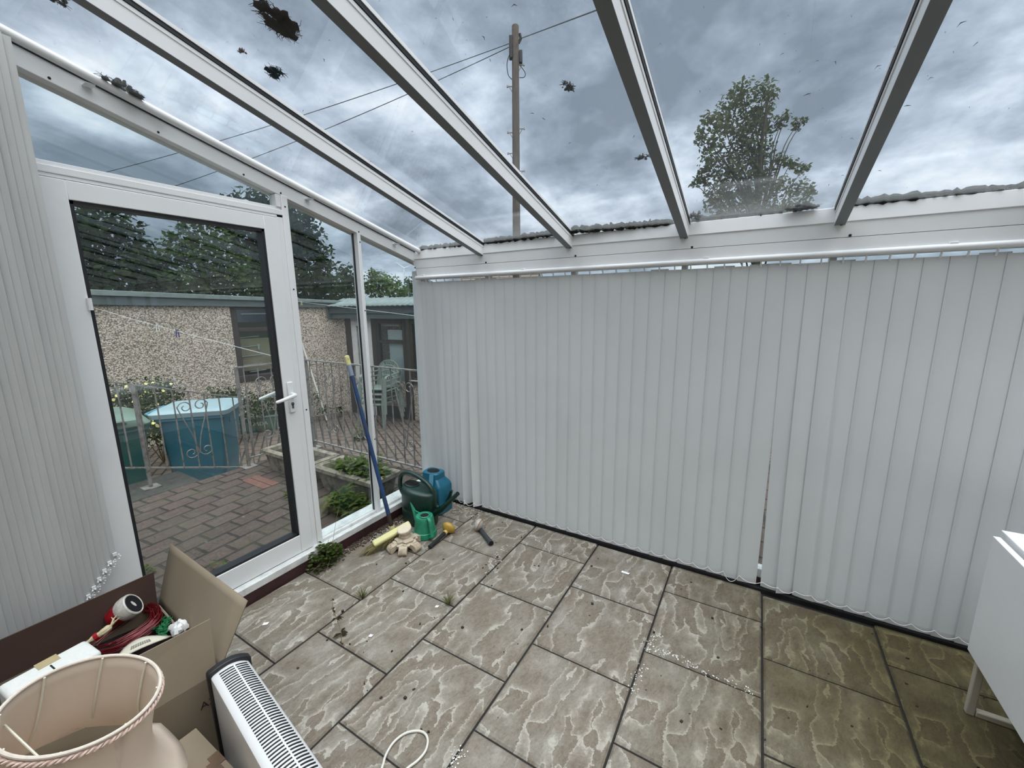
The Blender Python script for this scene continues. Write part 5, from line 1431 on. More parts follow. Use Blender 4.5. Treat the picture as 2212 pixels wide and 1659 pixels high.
# ------------------------------------------------------------------ stone troughs and what grows in them
M['trough'] = simple('lichened_concrete', (0.215, 0.185, 0.145), 0.9, var=0.6, scale=16, bump=0.7, bscale=60, dark=(0.055, 0.05, 0.042))
M['soil'] = simple('damp_soil', (0.035, 0.028, 0.020), 0.95, var=0.5, scale=50, bump=0.8)
def trough(label, x0, x1, y0, y1):
    t = thing('stone_trough', label, 'planter', ((x0 + x1) / 2, (y0 + y1) / 2, ZT), group='stone troughs on the terrace')
    cx_, cy_, hx_, hy_ = (x0 + x1) / 2, (y0 + y1) / 2, (x1 - x0) / 2, (y1 - y0) / 2
    build('trough_body', MB().loft([rrect(cx_, cy_, hx_ - 0.05, hy_ - 0.04, 0.02, ZT), rrect(cx_, cy_, hx_ - 0.015, hy_ - 0.015, 0.02, 0.115)]), M['trough'], t, smooth=0.6)
    rm_ = [rrect(cx_, cy_, hx_ - 0.012, hy_ - 0.012, 0.02, 0.105), rrect(cx_, cy_, hx_ + 0.012, hy_ + 0.012, 0.025, 0.120), rrect(cx_, cy_, hx_ + 0.010, hy_ + 0.010, 0.025, 0.150), rrect(cx_, cy_, hx_ - 0.010, hy_ - 0.010, 0.02, 0.162), rrect(cx_, cy_, hx_ - 0.045, hy_ - 0.045, 0.02, 0.152), rrect(cx_, cy_, hx_ - 0.055, hy_ - 0.055, 0.02, 0.1155)]
    build('rim', MB().loft(rm_, cap0=False, cap1=False), M['trough'], t, smooth=0.7)
    build('soil', MB().loft([rrect(cx_, cy_, hx_ - 0.055, hy_ - 0.055, 0.02, 0.1155), rrect(cx_, cy_, hx_ - 0.065, hy_ - 0.065, 0.02, 0.117)]), M['soil'], t)
trough('lichened stone trough standing nearer the conservatory corner, full of weeds', -3.22, -2.49, 2.03, 2.33)
trough('nearly bare stone trough standing at the railing corner', -4.07, -3.27, 2.05, 2.33)
M['yard_weed'] = leaf_mat('yard_weed', [(0.03, 0.045, 0.012), (0.07, 0.10, 0.025), (0.14, 0.17, 0.05)], 0.3, 14)
bushy_plant('trough_weed', 'long grassy weeds filling the right-hand stone trough', 'plant', (-2.80, 2.17, 0.11), 0.28, 0.09, 0.14, 210, 0.13, M['yard_weed'], 31, 10, blade=True)
bushy_plant('trough_weed', 'clump of broad green weeds sprouting in front of the weedy trough', 'plant', (-2.62, 1.90, ZT), 0.20, 0.10, 0.20, 240, 0.10, M['yard_weed'], 32, 10, blade=True)
bushy_plant('trough_weed', 'small weed sprig in the bare stone trough', 'plant', (-3.55, 2.20, 0.11), 0.07, 0.05, 0.08, 36, 0.06, M['yard_weed'], 33, 4, blade=True)
for i, (x, y, n, lab) in enumerate(((-3.30, 1.85, 40, 'yellow green weed at the foot of the bare trough'), (-3.05, 0.78, 40, 'low grass weed in the terrace paving behind the carton flap'), (-2.72, 1.02, 16, 'pale yellow weed sprig in the terrace paving near the door'), (-4.0, 0.95, 26, 'dark green weed in the terrace paving by the concrete step'), (-3.4, 0.60, 26, 'grass weed in the terrace paving at the door hinge side'))):
    bushy_plant('paving_weed', lab, 'plant', (x, y, ZT), 0.07, 0.06, 0.05, n, 0.05, M['yard_weed'], 40 + i, 3, blade=True, group='weeds in the terrace paving')
bushy_plant('yard_weed', 'green weed standing in the yard by the stacked chairs', 'plant', (-5.2, 4.1, ZL), 0.10, 0.10, 0.22, 60, 0.08, M['yard_weed'], 51, 5)
bushy_plant('yard_weed', 'green weed poking up behind the long railing', 'plant', (-3.75, 3.15, ZL), 0.10, 0.10, 0.42, 60, 0.08, M['yard_weed'], 52, 5)

# ------------------------------------------------------------------ shrubs along the garage wall
M['shrub'] = leaf_mat('shrub_leaf', [(0.012, 0.022, 0.008), (0.030, 0.050, 0.018), (0.065, 0.085, 0.030)], 0.2, 9)
M['petal'] = simple('pale_yellow_petal', (0.72, 0.66, 0.24), 0.6, var=0.2, scale=40)
def leaf_cloud(mb, rnd, c, rad, n, size, flat=1.0):
    c = np.array(c, float)
    for _ in range(n):
        d = V(rnd.gauss(0, 1), rnd.gauss(0, 1), rnd.gauss(0, 1)); d /= np.linalg.norm(d) + 1e-9
        p = c + d * np.array(rad) * (rnd.random() ** 0.45)
        a = V(rnd.gauss(0, 1), rnd.gauss(0, 1), rnd.gauss(0, 0.6)); a /= np.linalg.norm(a) + 1e-9
        b = np.cross(a, d + V(0.2, 0.1, 0.5)); b /= np.linalg.norm(b) + 1e-9
        s = size * rnd.uniform(0.55, 1.25)
        mb.add([p - a * s * 0.5, p + b * s * 0.30, p + a * s * 0.55 + V(0, 0, -0.12 * s), p - b * s * 0.30], [(0, 1, 2, 3)])
def shrub(label, blobs, n, size, seed, flowers=0):
    rnd = random.Random(seed)
    c0 = np.array(blobs[0][0])
    t = thing('shrub', label, 'shrub', (float(c0[0]), float(c0[1]), ZL), group='shrubs along the garage wall')
    mb = MB(); st = MB()
    for c, r in blobs:
        leaf_cloud(mb, rnd, c, (r, r, r * 0.8), int(n * r * r * 10), size)
        st.tube([(c0[0], c0[1], ZL), ((c0[0] + c[0]) / 2, (c0[1] + c[1]) / 2, c[2] * 0.4 + ZL * 0.6), tuple(c)], [0.006, 0.004, 0.002], 5)
    build('foliage', mb, M['shrub'], t, smooth=0); build('stem', st, M['stalk'], t)
    if flowers:
        fl = MB()
        for k in range(flowers):
            c, r = rnd.choice(blobs[:flowers and len(blobs)])
            d = V(0.75, -0.45 + rnd.gauss(0, .5), abs(rnd.gauss(0.5, .5))); d /= np.linalg.norm(d)
            p = np.array(c) + d * r * V(1, 1, 0.8) * 1.02
            for q in range(5):
                a = q * 1.2566; x, y, _ = frame_of(d)
                e = math.cos(a) * x + math.sin(a) * y; e2 = -math.sin(a) * x + math.cos(a) * y
                fl.add([p, p + e * 0.013 + e2 * 0.008, p + e * 0.020 + d * 0.004, p + e * 0.013 - e2 * 0.008], [(0, 1, 2, 3)])
        build('blossom', fl, M['petal'], t, smooth=0)
XS = -6.7
shrub('low shrub dotted with pale yellow flowers behind the wheelie bins', [(at_x(u, v, XS + dx), r) for u, v, r, dx in ((330, 860, .30, 0), (300, 845, .24, .1), (365, 850, .22, -.1), (345, 830, .16, -.2), (270, 865, .24, .2), (320, 890, .30, .3), (350, 930, .30, .5), (372, 915, .26, .4), (360, 895, .25, .4))], 420, 0.05, 61, 40)
shrub('dark low shrub at the left end behind the green bin', [(at_x(u, v, XS + dx), r) for u, v, r, dx in ((225, 870, .30, 0), (200, 850, .26, .1), (245, 900, .28, .2), (180, 880, .30, .2))], 420, 0.05, 62)
shrub('dark spreading shrub behind the crates under the garage window', [(at_x(u, v, -6.95 + dx), r) for u, v, r, dx in ((560, 872, .26, 0), (520, 865, .24, .1), (590, 858, .20, 0), (540, 890, .24, .2), (500, 850, .20, .2), (470, 855, .20, .3), (610, 875, .2, 0.1))], 420, 0.05, 63)
shrub('small dark shrub at the corner of the garage wall by the leaning pole', [(at_x(u, v, -6.80 + dx), r) for u, v, r, dx in ((670, 862, .20, 0), (650, 872, .20, .1), (700, 885, .15, .15), (735, 882, .12, .2))], 420, 0.045, 64)

# ------------------------------------------------------------------ crates with shop name
M['crate'] = simple('green_crate', (0.035, 0.085, 0.068), 0.5, var=0.15)
M['crate_panel'] = simple('green_panel', (0.065, 0.125, 0.095), 0.5)
M['crate_rim'] = simple('pale_crate_rim', (0.18, 0.26, 0.23), 0.5)
def crate(label, loc, rz, word):
    t = thing('crate', label, 'crate', loc, rz, group='green crates in the yard', local=True)
    w, d, h = 0.28, 0.19, 0.26
    mb = MB()
    mb.box(-w, w, -d, -d + 0.012, 0, h).box(-w, w, d - 0.012, d, 0, h).box(-w, -w + 0.012, -d, d, 0, h).box(w - 0.012, w, -d, d, 0, h).box(-w, w, -d, d, 0, 0.012)
    build('crate_body', mb, M['crate'], t, smooth=0)
    rim_ = MB().box(-w - 0.015, w + 0.015, -d - 0.015, -d + 0.012, h - 0.028, h).box(-w - 0.015, w + 0.015, d - 0.012, d + 0.015, h - 0.028, h).box(-w - 0.015, -w + 0.012, -d, d, h - 0.028, h).box(w - 0.012, w + 0.015, -d, d, h - 0.028, h)
    build('rim', rim_, M['crate_rim'], t, smooth=0, bevel=0.004)
    build('label_panel', MB().box(-0.20, 0.20, -d - 0.006, -d, 0.035, h - 0.045), M['crate_panel'], t, smooth=0)
    for x in (-0.225, 0.225):
        build('corner_rib', MB().box(x - 0.008, x + 0.008, -d - 0.010, -d, 0.0, h - 0.02), M['crate'], t, smooth=0)
    if word:
        text_obj('lettering', word, 0.085, M['old_white'], t, (0.0, -d - 0.007, 0.135), (math.radians(90), 0, 0), 0.001)
    return t
c0 = at_z(565, 928, ZL)
yaw = math.radians(62)
crate('dark green shopping crate with white lettering below the garage window', (float(c0[0]) - 0.05, float(c0[1]) + 0.02, ZL), yaw, 'ASDA')
c0 = at_z(612, 912, ZL)
crate('plain green crate standing behind the lettered crate', (float(c0[0]) - 0.12, float(c0[1]) + 0.20, ZL), yaw, None)

# ------------------------------------------------------------------ stack of four garden chairs
M['chair'] = simple('sage_plastic', (0.150, 0.190, 0.168), 0.5, var=0.1, scale=6)
def make_chair():
    t = thing('garden_chair', 'x', 'chair', (0, 0, 0), 0, local=True)
    # faces -y; seat height 0.42
    sv = []; n = 9
    for j in range(n):
        for i in range(n):
            s, q = i / (n - 1) - 0.5, j / (n - 1)
            wd_ = 0.40 + 0.05 * (1 - q)
            sv.append((s * wd_, -0.22 + 0.42 * q, 0.425 - 0.022 * q - 0.014 * math.cos(2 * s * math.pi * 0.5) - (0.022 if j == 0 else 0)))
    build('seat', MB().add(sv, [(j * n + i, j * n + i + 1, (j + 1) * n + i + 1, (j + 1) * n + i) for j in range(n - 1) for i in range(n - 1)]), M['chair'], t, smooth=1.2, solid=0.018)
    def bk(x, z):          # the curved shell of the back
        return (x, 0.195 + 0.20 * (z - 0.42) * 0.55 - 0.35 * x * x, z)
    def halfw(z):          # outline of the back
        q = (z - 0.42) / 0.42
        return 0.205 + 0.02 * q if q < 0.6 else 0.217 * math.sqrt(max(0.0, 1 - ((q - 0.6) / 0.40) ** 2))
    zs = np.linspace(0.42, 0.838, 34); xs_ = np.linspace(-1, 1, 41)
    idx = {}; bv = []; bf = []
    def slot(x, z):
        q = (z - 0.47) / 0.33
        if q < 0 or q > 1: return False
        for k in range(-2, 3):
            c = 0.030 * k * (1 + 1.5 * max(0, q - 0.45) ** 1.6)
            if abs(x - c) < 0.0085: return True
        return False
    for j, z in enumerate(zs):
        for i, x in enumerate(xs_):
            bv.append(bk(x * max(0.012, halfw(z)), z))
    for j in range(len(zs) - 1):
        for i in range(40):
            xm = 0.5 * (xs_[i] + xs_[i + 1]) * halfw(0.5 * (zs[j] + zs[j + 1])); zm = 0.5 * (zs[j] + zs[j + 1])
            if not slot(xm, zm):
                bf.append((j * 41 + i, j * 41 + i + 1, (j + 1) * 41 + i + 1, (j + 1) * 41 + i))
    build('backrest', MB().add(bv, bf), M['chair'], t, smooth=1.2, solid=0.012)
    ol = [bk(halfw(z) * s, z) for s, zz in ((-1, zs), (1, zs[::-1])) for z in zz]
    build('back_rim', MB().tube(ol, 0.013, 7), M['chair'], t)
    for s in (-1, 1):
        build('arm', MB().tube(smooth_path([(s * 0.222, 0.26, 0.66), (s * 0.258, 0.12, 0.645), (s * 0.268, -0.06, 0.64), (s * 0.262, -0.19, 0.625), (s * 0.258, -0.235, 0.57)], 4), 0.022, 8, flat=(1.0, 0.55)), M['chair'], t)
        build('leg', MB().tube([(s * 0.258, -0.225, 0.60), (s * 0.255, -0.245, 0.40), (s * 0.272, -0.275, 0.0)], [0.024, 0.026, 0.019], 8), M['chair'], t)
        build('leg', MB().tube([(s * 0.205, 0.20, 0.44), (s * 0.215, 0.24, 0.25), (s * 0.235, 0.285, 0.0)], [0.026, 0.024, 0.019], 8), M['chair'], t)
    return t
chl = ['sage green plastic garden chair at the bottom of the stack by the brown door', 'sage green plastic garden chair, second from the bottom of the stack', 'sage green plastic garden chair, third from the bottom of the stack', 'sage green plastic garden chair on top of the stack by the brown door']
ch0 = make_chair(); ch0['label'] = chl[0]; ch0['group'] = 'stacked garden chairs'
chx, chy, chr_ = -5.56, 4.86, math.radians(8)
ch0.location = (chx, chy, ZL); ch0.rotation_euler = (0, 0, chr_)
for k in range(1, 4):
    dup(ch0, chl[k], (chx + 0.002 * k, chy + 0.018 * k, ZL + 0.085 * k), (0, 0, chr_ + 0.015 * (k % 2)))

# white pole leaning on the garage wall, washing lines and pegs
p0, p1 = at_z(706, 908, ZL), None
s_, z_ = P1.L(652, 742, 0.02)
p1 = K0 + P1.d * s_ + P1.n * 0.03 + V(0, 0, z_)
o = build('pole', MB().tube([p0, p1], 0.016, 10), M['old_white'])
tag(o, 'long white pole leaning against the pebbledash garage wall', 'pole')
M['line'] = simple('white_line', (0.62, 0.62, 0.60), 0.5)
s_, z_ = P1.L(190, 661, 0.02)
a1 = K0 + P1.d * s_ + P1.n * 0.07 + V(0, 0, z_); b1 = at_x(640, 782, -2.262)
def line_pts(a, b, sag, n=24):
    return [np.array(a) + (np.array(b) - np.array(a)) * t - V(0, 0, 4 * sag * t * (1 - t)) for t in np.linspace(0, 1, n)]
L1 = line_pts(a1, b1, 0.012)
o = build('clothes_line', MB().tube(L1, 0.0022, 5), M['line']); tag(o, 'thin white washing line running from the garage down to the door post', 'washing line')
s_, z_ = P1.L(636, 651, 0.02)
a2 = K0 + P1.d * s_ + P1.n * 0.07 + V(0, 0, z_); b2 = at_y(912, 684, 2.46)
L2 = line_pts(a2, b2, 0.0)
o = build('clothes_line', MB().tube(L2, 0.0022, 5), M['line']); tag(o, 'thin white washing line crossing in front of the porch roof', 'washing line')
def peg(line, u, mat, label):
    best = min(line, key=lambda p: abs((W / 2 + FPX * (CM[0] @ (p - CP)) / (CM[2] @ (p - CP))) - u))
    t = thing('clothes_peg', label, 'peg', tuple(best), group='clothes pegs on the washing lines')
    for s in (-1, 1):
        build('peg_leg', MB().bar(best + V(0, 0.004 * s, 0.014), best + V(0.003 * s, 0.010 * s, -0.052), 0.010, 0.007), mat, t, smooth=0)
    build('spring', MB().tube([best + V(-0.008, 0, 0.0), best + V(0.008, 0, 0.0)], 0.007, 6), M['rail'], t)
L1d = line_pts(a1, b1, 0.012, 400); L2d = line_pts(a2, b2, 0.0, 400)
peg(L1d, 340, simple('white_peg', (0.75, 0.75, 0.73), 0.5), 'white clothes peg on the washing line before the pebbledash')
peg(L1d, 383, simple('blue_peg', (0.03, 0.04, 0.22), 0.5), 'dark blue clothes peg on the washing line before the pebbledash')
peg(L2d, 651, simple('yellow_peg', (0.55, 0.47, 0.18), 0.5), 'yellow clothes peg on the washing line above the long railing')

# ------------------------------------------------------------------ telegraph pole and wires
M['pole_wood'] = simple('weathered_pole', (0.075, 0.058, 0.046), 0.85, var=0.55, scale=7, stretch=(6, 6, 0.5), bump=0.6, bscale=30, dark=(0.03, 0.025, 0.02))
M['black_plastic'] = simple('black_box', (0.006, 0.006, 0.008), 0.5)
tpz = 9.5
pb = at_d(1113, 55, 12.0); pbx, pby = float(pb[0]), float(pb[1]); ptop = float(pb[2])
tp = thing('telegraph_pole', 'tall wooden telegraph pole with step irons and black boxes seen through the roof', 'telegraph pole', (pbx, pby, ZL))
build('pole_shaft', MB().tube([(pbx - 0.02, pby, ZL), (pbx - 0.01, pby, 4.5), (pbx, pby, ptop - 0.02), (pbx, pby, ptop)], [0.145, 0.12, 0.102, 0.09], 14), M['pole_wood'], tp)
def on_pole(v): return float(at_d(1116, v, 12.0)[2])
ex = V(CM[0][0], CM[0][1], 0); ex /= np.linalg.norm(ex)      # across the view
for s, v in ((-1, 175), (-1, 270), (-1, 314), (1, 262), (1, 352), (1, 132)):
    z = on_pole(v); c = V(pbx, pby, z)
    build('step_iron', MB().bar(c + ex * s * 0.08, c + ex * s * 0.26, 0.035, 0.022).bar(c + ex * s * 0.22, c + ex * s * 0.22 + V(0, 0, 0.0) + ex * s * 0.05, 0.05, 0.05).tube([c + ex * s * 0.20, c + ex * s * 0.09 + V(0, 0, -0.17)], 0.010, 5), M['rail'], tp, smooth=0)
c = V(pbx, pby, on_pole(98))
build('junction_box', MB().obox(c - ex * 0.13, (0.11, 0.16, 0.60), np.stack([ex, np.cross(V(0, 0, 1), ex), V(0, 0, 1)], 1)), M['black_plastic'], tp, bevel=0.02)
c = V(pbx, pby, on_pole(117))
build('junction_box', MB().obox(c + ex * 0.155, (0.10, 0.15, 0.34), np.stack([ex, np.cross(V(0, 0, 1), ex), V(0, 0, 1)], 1)), M['black_plastic'], tp, bevel=0.02)
c = V(pbx, pby, on_pole(80))
build('wire_clamp', MB().tube([c + ex * 0.10 + V(0, 0, -.12), c + ex * 0.16, c + ex * 0.13 + V(0, 0, .12)], 0.04, 8), M['black_plastic'], tp)
z1_ = on_pole(140); c = V(pbx, pby, z1_)
build('cable_loop', MB().tube(smooth_path([c - ex * 0.16 + V(0, 0, 0.42), c - ex * 0.25 + V(0, 0, 0.15), c - ex * 0.22 - V(0, 0, 0.15), c - ex * 0.11 - V(0, 0, 0.28)], 5), 0.012, 5).tube(smooth_path([c + ex * 0.11 + V(0, 0, 0.12), c + ex * 0.28 - V(0, 0, 0.10), c + ex * 0.25 - V(0, 0, 0.22), c + ex * 0.11 - V(0, 0, 0.23)], 5), 0.012, 5), M['black_plastic'], tp)
M['wire_grey'] = simple('overhead_wire', (0.05, 0.055, 0.065), 0.6)
def wire(label, A, B, sag, ext, r=0.012):
    A, B = np.array(A), np.array(B); E = A + (B - A) * ext
    o = build('overhead_wire', MB().tube(line_pts(A, E, sag, 30), r, 5), M['wire_grey']); tag(o, label, 'wire', 'overhead wires')
pA, pB, pC = V(pbx, pby, on_pole(90)) - ex * 0.19, V(pbx, pby, on_pole(97)) - ex * 0.19, V(pbx, pby, on_pole(80)) + ex * 0.17
wire('overhead wire leaving the telegraph pole to the far left, upper of the two', pA, at_d(205, 366, 15.0), 0.28, 1.25)
wire('overhead wire leaving the telegraph pole to the far left, lower of the two', pB, at_d(357, 397, 15.0), 0.28, 1.25)
wire('overhead wire rising from the telegraph pole over the glass roof', pC, at_d(1347, 0, 6.5), 0.0, 1.35)

# ------------------------------------------------------------------ trees
M['dark_leaf'] = leaf_mat('dark_leaf', [(0.008, 0.017, 0.010), (0.020, 0.036, 0.017), (0.045, 0.065, 0.026)], 0.3, 0.8)
M['mid_leaf'] = leaf_mat('mid_leaf', [(0.016, 0.032, 0.012), (0.040, 0.068, 0.024), (0.085, 0.115, 0.042)], 0.35, 0.8)
M['bright_leaf'] = leaf_mat('bright_leaf', [(0.035, 0.062, 0.020), (0.075, 0.120, 0.040), (0.135, 0.175, 0.070)], 0.4, 0.7)
M['lone_leaf'] = leaf_mat('lone_tree_leaf', [(0.030, 0.042, 0.022), (0.072, 0.090, 0.045), (0.125, 0.140, 0.075)], 0.4, 0.9)
M['bark'] = simple('grey_bark', (0.040, 0.034, 0.028), 0.9, var=0.4, scale=6)
DENS = 2.6
def tree(label, blobs, base_px, dens, size, mat, seed, jit=0.6, trunk_r=0.16, branches=True, group='trees beyond the garage', layers=2):
    """blobs: (u, v, radius in photo pixels, distance along the view)"""
    rnd = random.Random(seed)
    P = []
    for u, v, r, d in blobs:
        for k in range(layers):
            dd_ = d + (0 if layers == 1 else (k - (layers - 1) / 2) * r * d / FPX * 0.9) + rnd.uniform(-jit, jit) * 0.5
            P.append((at_d(u, v, dd_), r * dd_ / FPX))
    g = at_d(base_px[0], base_px[1], base_px[2]); base = V(g[0], g[1], ZL)
    t = thing('tree', label, 'tree', tuple(base), group=group)
    mb = MB()
    for c, r in P:
        n = int(dens * DENS * (r / size) ** 2)
        leaf_cloud(mb, rnd, c, (r, r, r * 0.92), n, size)
    build('crown', mb, mat, t, smooth=0)
    tr = MB(); topz = max(c[2] for c, r in P)
    spine = [base + V(0.12 * math.sin(i), 0.10 * math.cos(1.7 * i), (topz - ZL) * 0.88 * i / 6) for i in range(7)]
    tr.tube(spine, [trunk_r * (1 - 0.13 * i) for i in range(7)], 8)
    build('trunk', tr, M['bark'], t)
    if branches:
        bb = MB()
        for c, r in P[::layers]:
            k = min(5, max(1, int((c[2] - ZL) / (topz - ZL) * 6 - 1.2)))
            s = spine[k]
            bb.tube(smooth_path([s, s + (c - s) * 0.35 + V(0.06, 0.05, 0.10 * np.linalg.norm(c - s)), s + (c - s) * 0.7 + V(-0.07, 0.04, 0.08 * np.linalg.norm(c - s)), c], 3), [trunk_r * 0.22 * (1 - 0.085 * q) for q in range(10)], 5)
        build('branch', bb, M['bark'], t)
    return t
rb = [(1605, 195, 30), (1650, 192, 26), (1580, 228, 34), (1635, 235, 36), (1668, 205, 17), (1560, 265, 34), (1612, 275, 40), (1655, 272, 28), (1532, 256, 20), (1514, 286, 16), (1700, 250, 13), (1722, 268, 17), (1736, 262, 9), (1688, 264, 16), (1540, 308, 30), (1592, 322, 38), (1636, 320, 36), (1510, 302, 13), (1535, 350, 30), (1588, 366, 40), (1640, 366, 36), (1680, 345, 20), (1708, 352, 18), (1735, 366, 17), (1522, 384, 22), (1500, 394, 13), (1560, 405, 40), (1618, 412, 42), (1676, 402, 32), (1728, 406, 26), (1752, 413, 13), (1540, 438, 24), (1580, 450, 42), (1640, 455, 42), (1698, 448, 36), (1742, 432, 13), (1560, 478, 34), (1620, 490, 42), (1685, 486, 34)]
tree('tall leafy tree standing alone behind the eaves, seen through the glass roof', [(u, v, r, 19.0) for u, v, r in rb], (1635, 480, 19.0), 4.0, 0.21, M['lone_leaf'], 71, jit=1.0, trunk_r=0.22, group='trees beyond the lean-to')
tree('dark broad tree at the left behind the garage, seen through the door', [(175, 500, 70, 15), (235, 520, 70, 15.5), (160, 580, 70, 15), (230, 600, 75, 15), (290, 590, 65, 15.5), (130, 460, 60, 15), (215, 455, 40, 15.5), (270, 490, 38, 15.5), (300, 530, 34, 15.5), (330, 580, 45, 15.5), (100, 540, 80, 15)], (215, 640, 15), 4.2, 0.24, M['dark_leaf'], 72)
tree('lighter leafed tree behind the garage between the two dark trees', [(380, 545, 45, 16), (420, 510, 45, 16), (400, 480, 22, 16), (450, 560, 55, 16), (360, 600, 50, 16), (430, 610, 55, 16), (480, 530, 50, 16.5), (500, 590, 55, 16.5), (375, 515, 22, 16), (345, 560, 25, 16), (440, 480, 26, 16.5), (540, 600, 50, 16)], (440, 640, 16), 3.8, 0.22, M['mid_leaf'], 73)
tree('tall dark tree behind the garage rising above the door head', [(545, 445, 48, 18), (500, 450, 36, 18), (560, 425, 26, 18), (585, 450, 40, 18), (515, 500, 55, 18), (580, 510, 60, 18), (550, 560, 60, 18), (490, 480, 30, 18), (610, 470, 40, 18), (600, 580, 60, 18)], (560, 640, 18), 3.8, 0.26, M['dark_leaf'], 74)
tree('large dark tree behind the garage beside the door post', [(630, 455, 40, 17), (650, 490, 45, 17), (670, 520, 42, 17), (640, 540, 60, 17), (690, 560, 40, 17), (700, 595, 32, 17), (650, 600, 65, 17), (685, 620, 45, 17), (620, 500, 50, 17), (712, 575, 16, 17), (665, 465, 18, 17)], (655, 640, 17), 4.2, 0.24, M['dark_leaf'], 75)
tree('small dark conifer like tree right of the large dark tree', [(745, 585, 22, 24), (760, 600, 26, 24), (740, 615, 30, 24), (770, 625, 26, 24), (750, 640, 34, 24)], (752, 650, 24), 4.2, 0.22, M['dark_leaf'], 76, trunk_r=0.1)
tree('pale green bushy tree beyond the porch roof', [(805, 600, 22, 26), (825, 605, 26, 26), (845, 612, 22, 26), (815, 625, 30, 26), (850, 630, 28, 26), (795, 622, 18, 26), (868, 632, 20, 26), (810, 592, 12, 26)], (825, 650, 26), 4.0, 0.24, M['bright_leaf'], 77, trunk_r=0.1)
tree('far small tree beyond the tiled roof at the end of the yard', [(882, 606, 12, 34), (892, 618, 16, 34), (905, 625, 18, 34), (880, 628, 16, 34)], (888, 645, 34), 4.0, 0.26, M['mid_leaf'], 78, trunk_r=0.1)

tree('low dark thicket behind the garage under the taller trees', [(u, v, 46, 21.0) for u, v in ((140, 620), (200, 615), (260, 622), (320, 618), (380, 622), (440, 618), (500, 622), (560, 618), (620, 622), (680, 620), (725, 628), (230, 640), (350, 640), (470, 640), (590, 640), (700, 645))], (420, 645, 21), 3.2, 0.30, M['dark_leaf'], 79, branches=False, trunk_r=0.1)

# ------------------------------------------------------------------ neighbouring house roof and wind turbine
hs = thing('house', 'neighbouring house with brown tiled roof beyond the porch', 'house', tuple(V(*(at_d(915, 655, 19.0)[:2]), ZL)), math.radians(20), local=True)
hl0 = at_d(866, 656, 19.0)
Z0 = float(hl0[2]) - ZL
def tile_mat():
    m, nt, b, out = new_mat('brown_roof_tile')
    tc = nt.nodes.new('ShaderNodeTexCoord'); wv = nt.nodes.new('ShaderNodeTexWave'); wv.bands_direction = 'Z'; wv.inputs['Scale'].default_value = 2.4
    nt.links.new(tc.outputs['Object'], wv.inputs['Vector'])
    nt.links.new(ramp_node(nt, wv.outputs['Fac'], [(0.1, (0.06, 0.045, 0.038)), (0.5, (0.155, 0.115, 0.095)), (1.0, (0.19, 0.145, 0.12))]), b.inputs['Base Color'])
    b.inputs['Roughness'].default_value = 0.9
    return m
build('roof', MB().add([(-1.05, 0, Z0), (5, 0, Z0), (5, 6, Z0), (-1.05, 6, Z0), (1.6, 3, Z0 + 1.55), (5, 3, Z0 + 1.55)], [(0, 1, 5, 4), (2, 3, 4, 5), (3, 0, 4), (0, 3, 2, 1), (1, 2, 5)]), tile_mat(), hs, smooth=0)
build('wall', MB().box(-0.7, 4.8, 0.3, 5.7, 0, Z0), M['render'], hs, smooth=0)
hub = at_d(873, 579.5, 190.0)
wt_ = thing('wind_turbine', 'distant white wind turbine above the far trees', 'wind turbine', (float(hub[0]), float(hub[1]), ZL))
M['turbine'] = simple('turbine_white', (0.62, 0.64, 0.66), 0.5)
build('tower', MB().tube([(hub[0], hub[1], ZL), hub], [0.32, 0.20], 10), M['turbine'], wt_)
build('nacelle', MB().ball(hub, 0.32), M['turbine'], wt_)
exx = CM[0]; exz = -CM[1]
for a in (143, 23, 263):
    d = math.cos(math.radians(a)) * exx + math.sin(math.radians(a)) * exz
    build('blade', MB().tube([hub, hub + d * 1.2, hub + d * 5.2], [0.16, 0.22, 0.05], 6), M['turbine'], wt_)

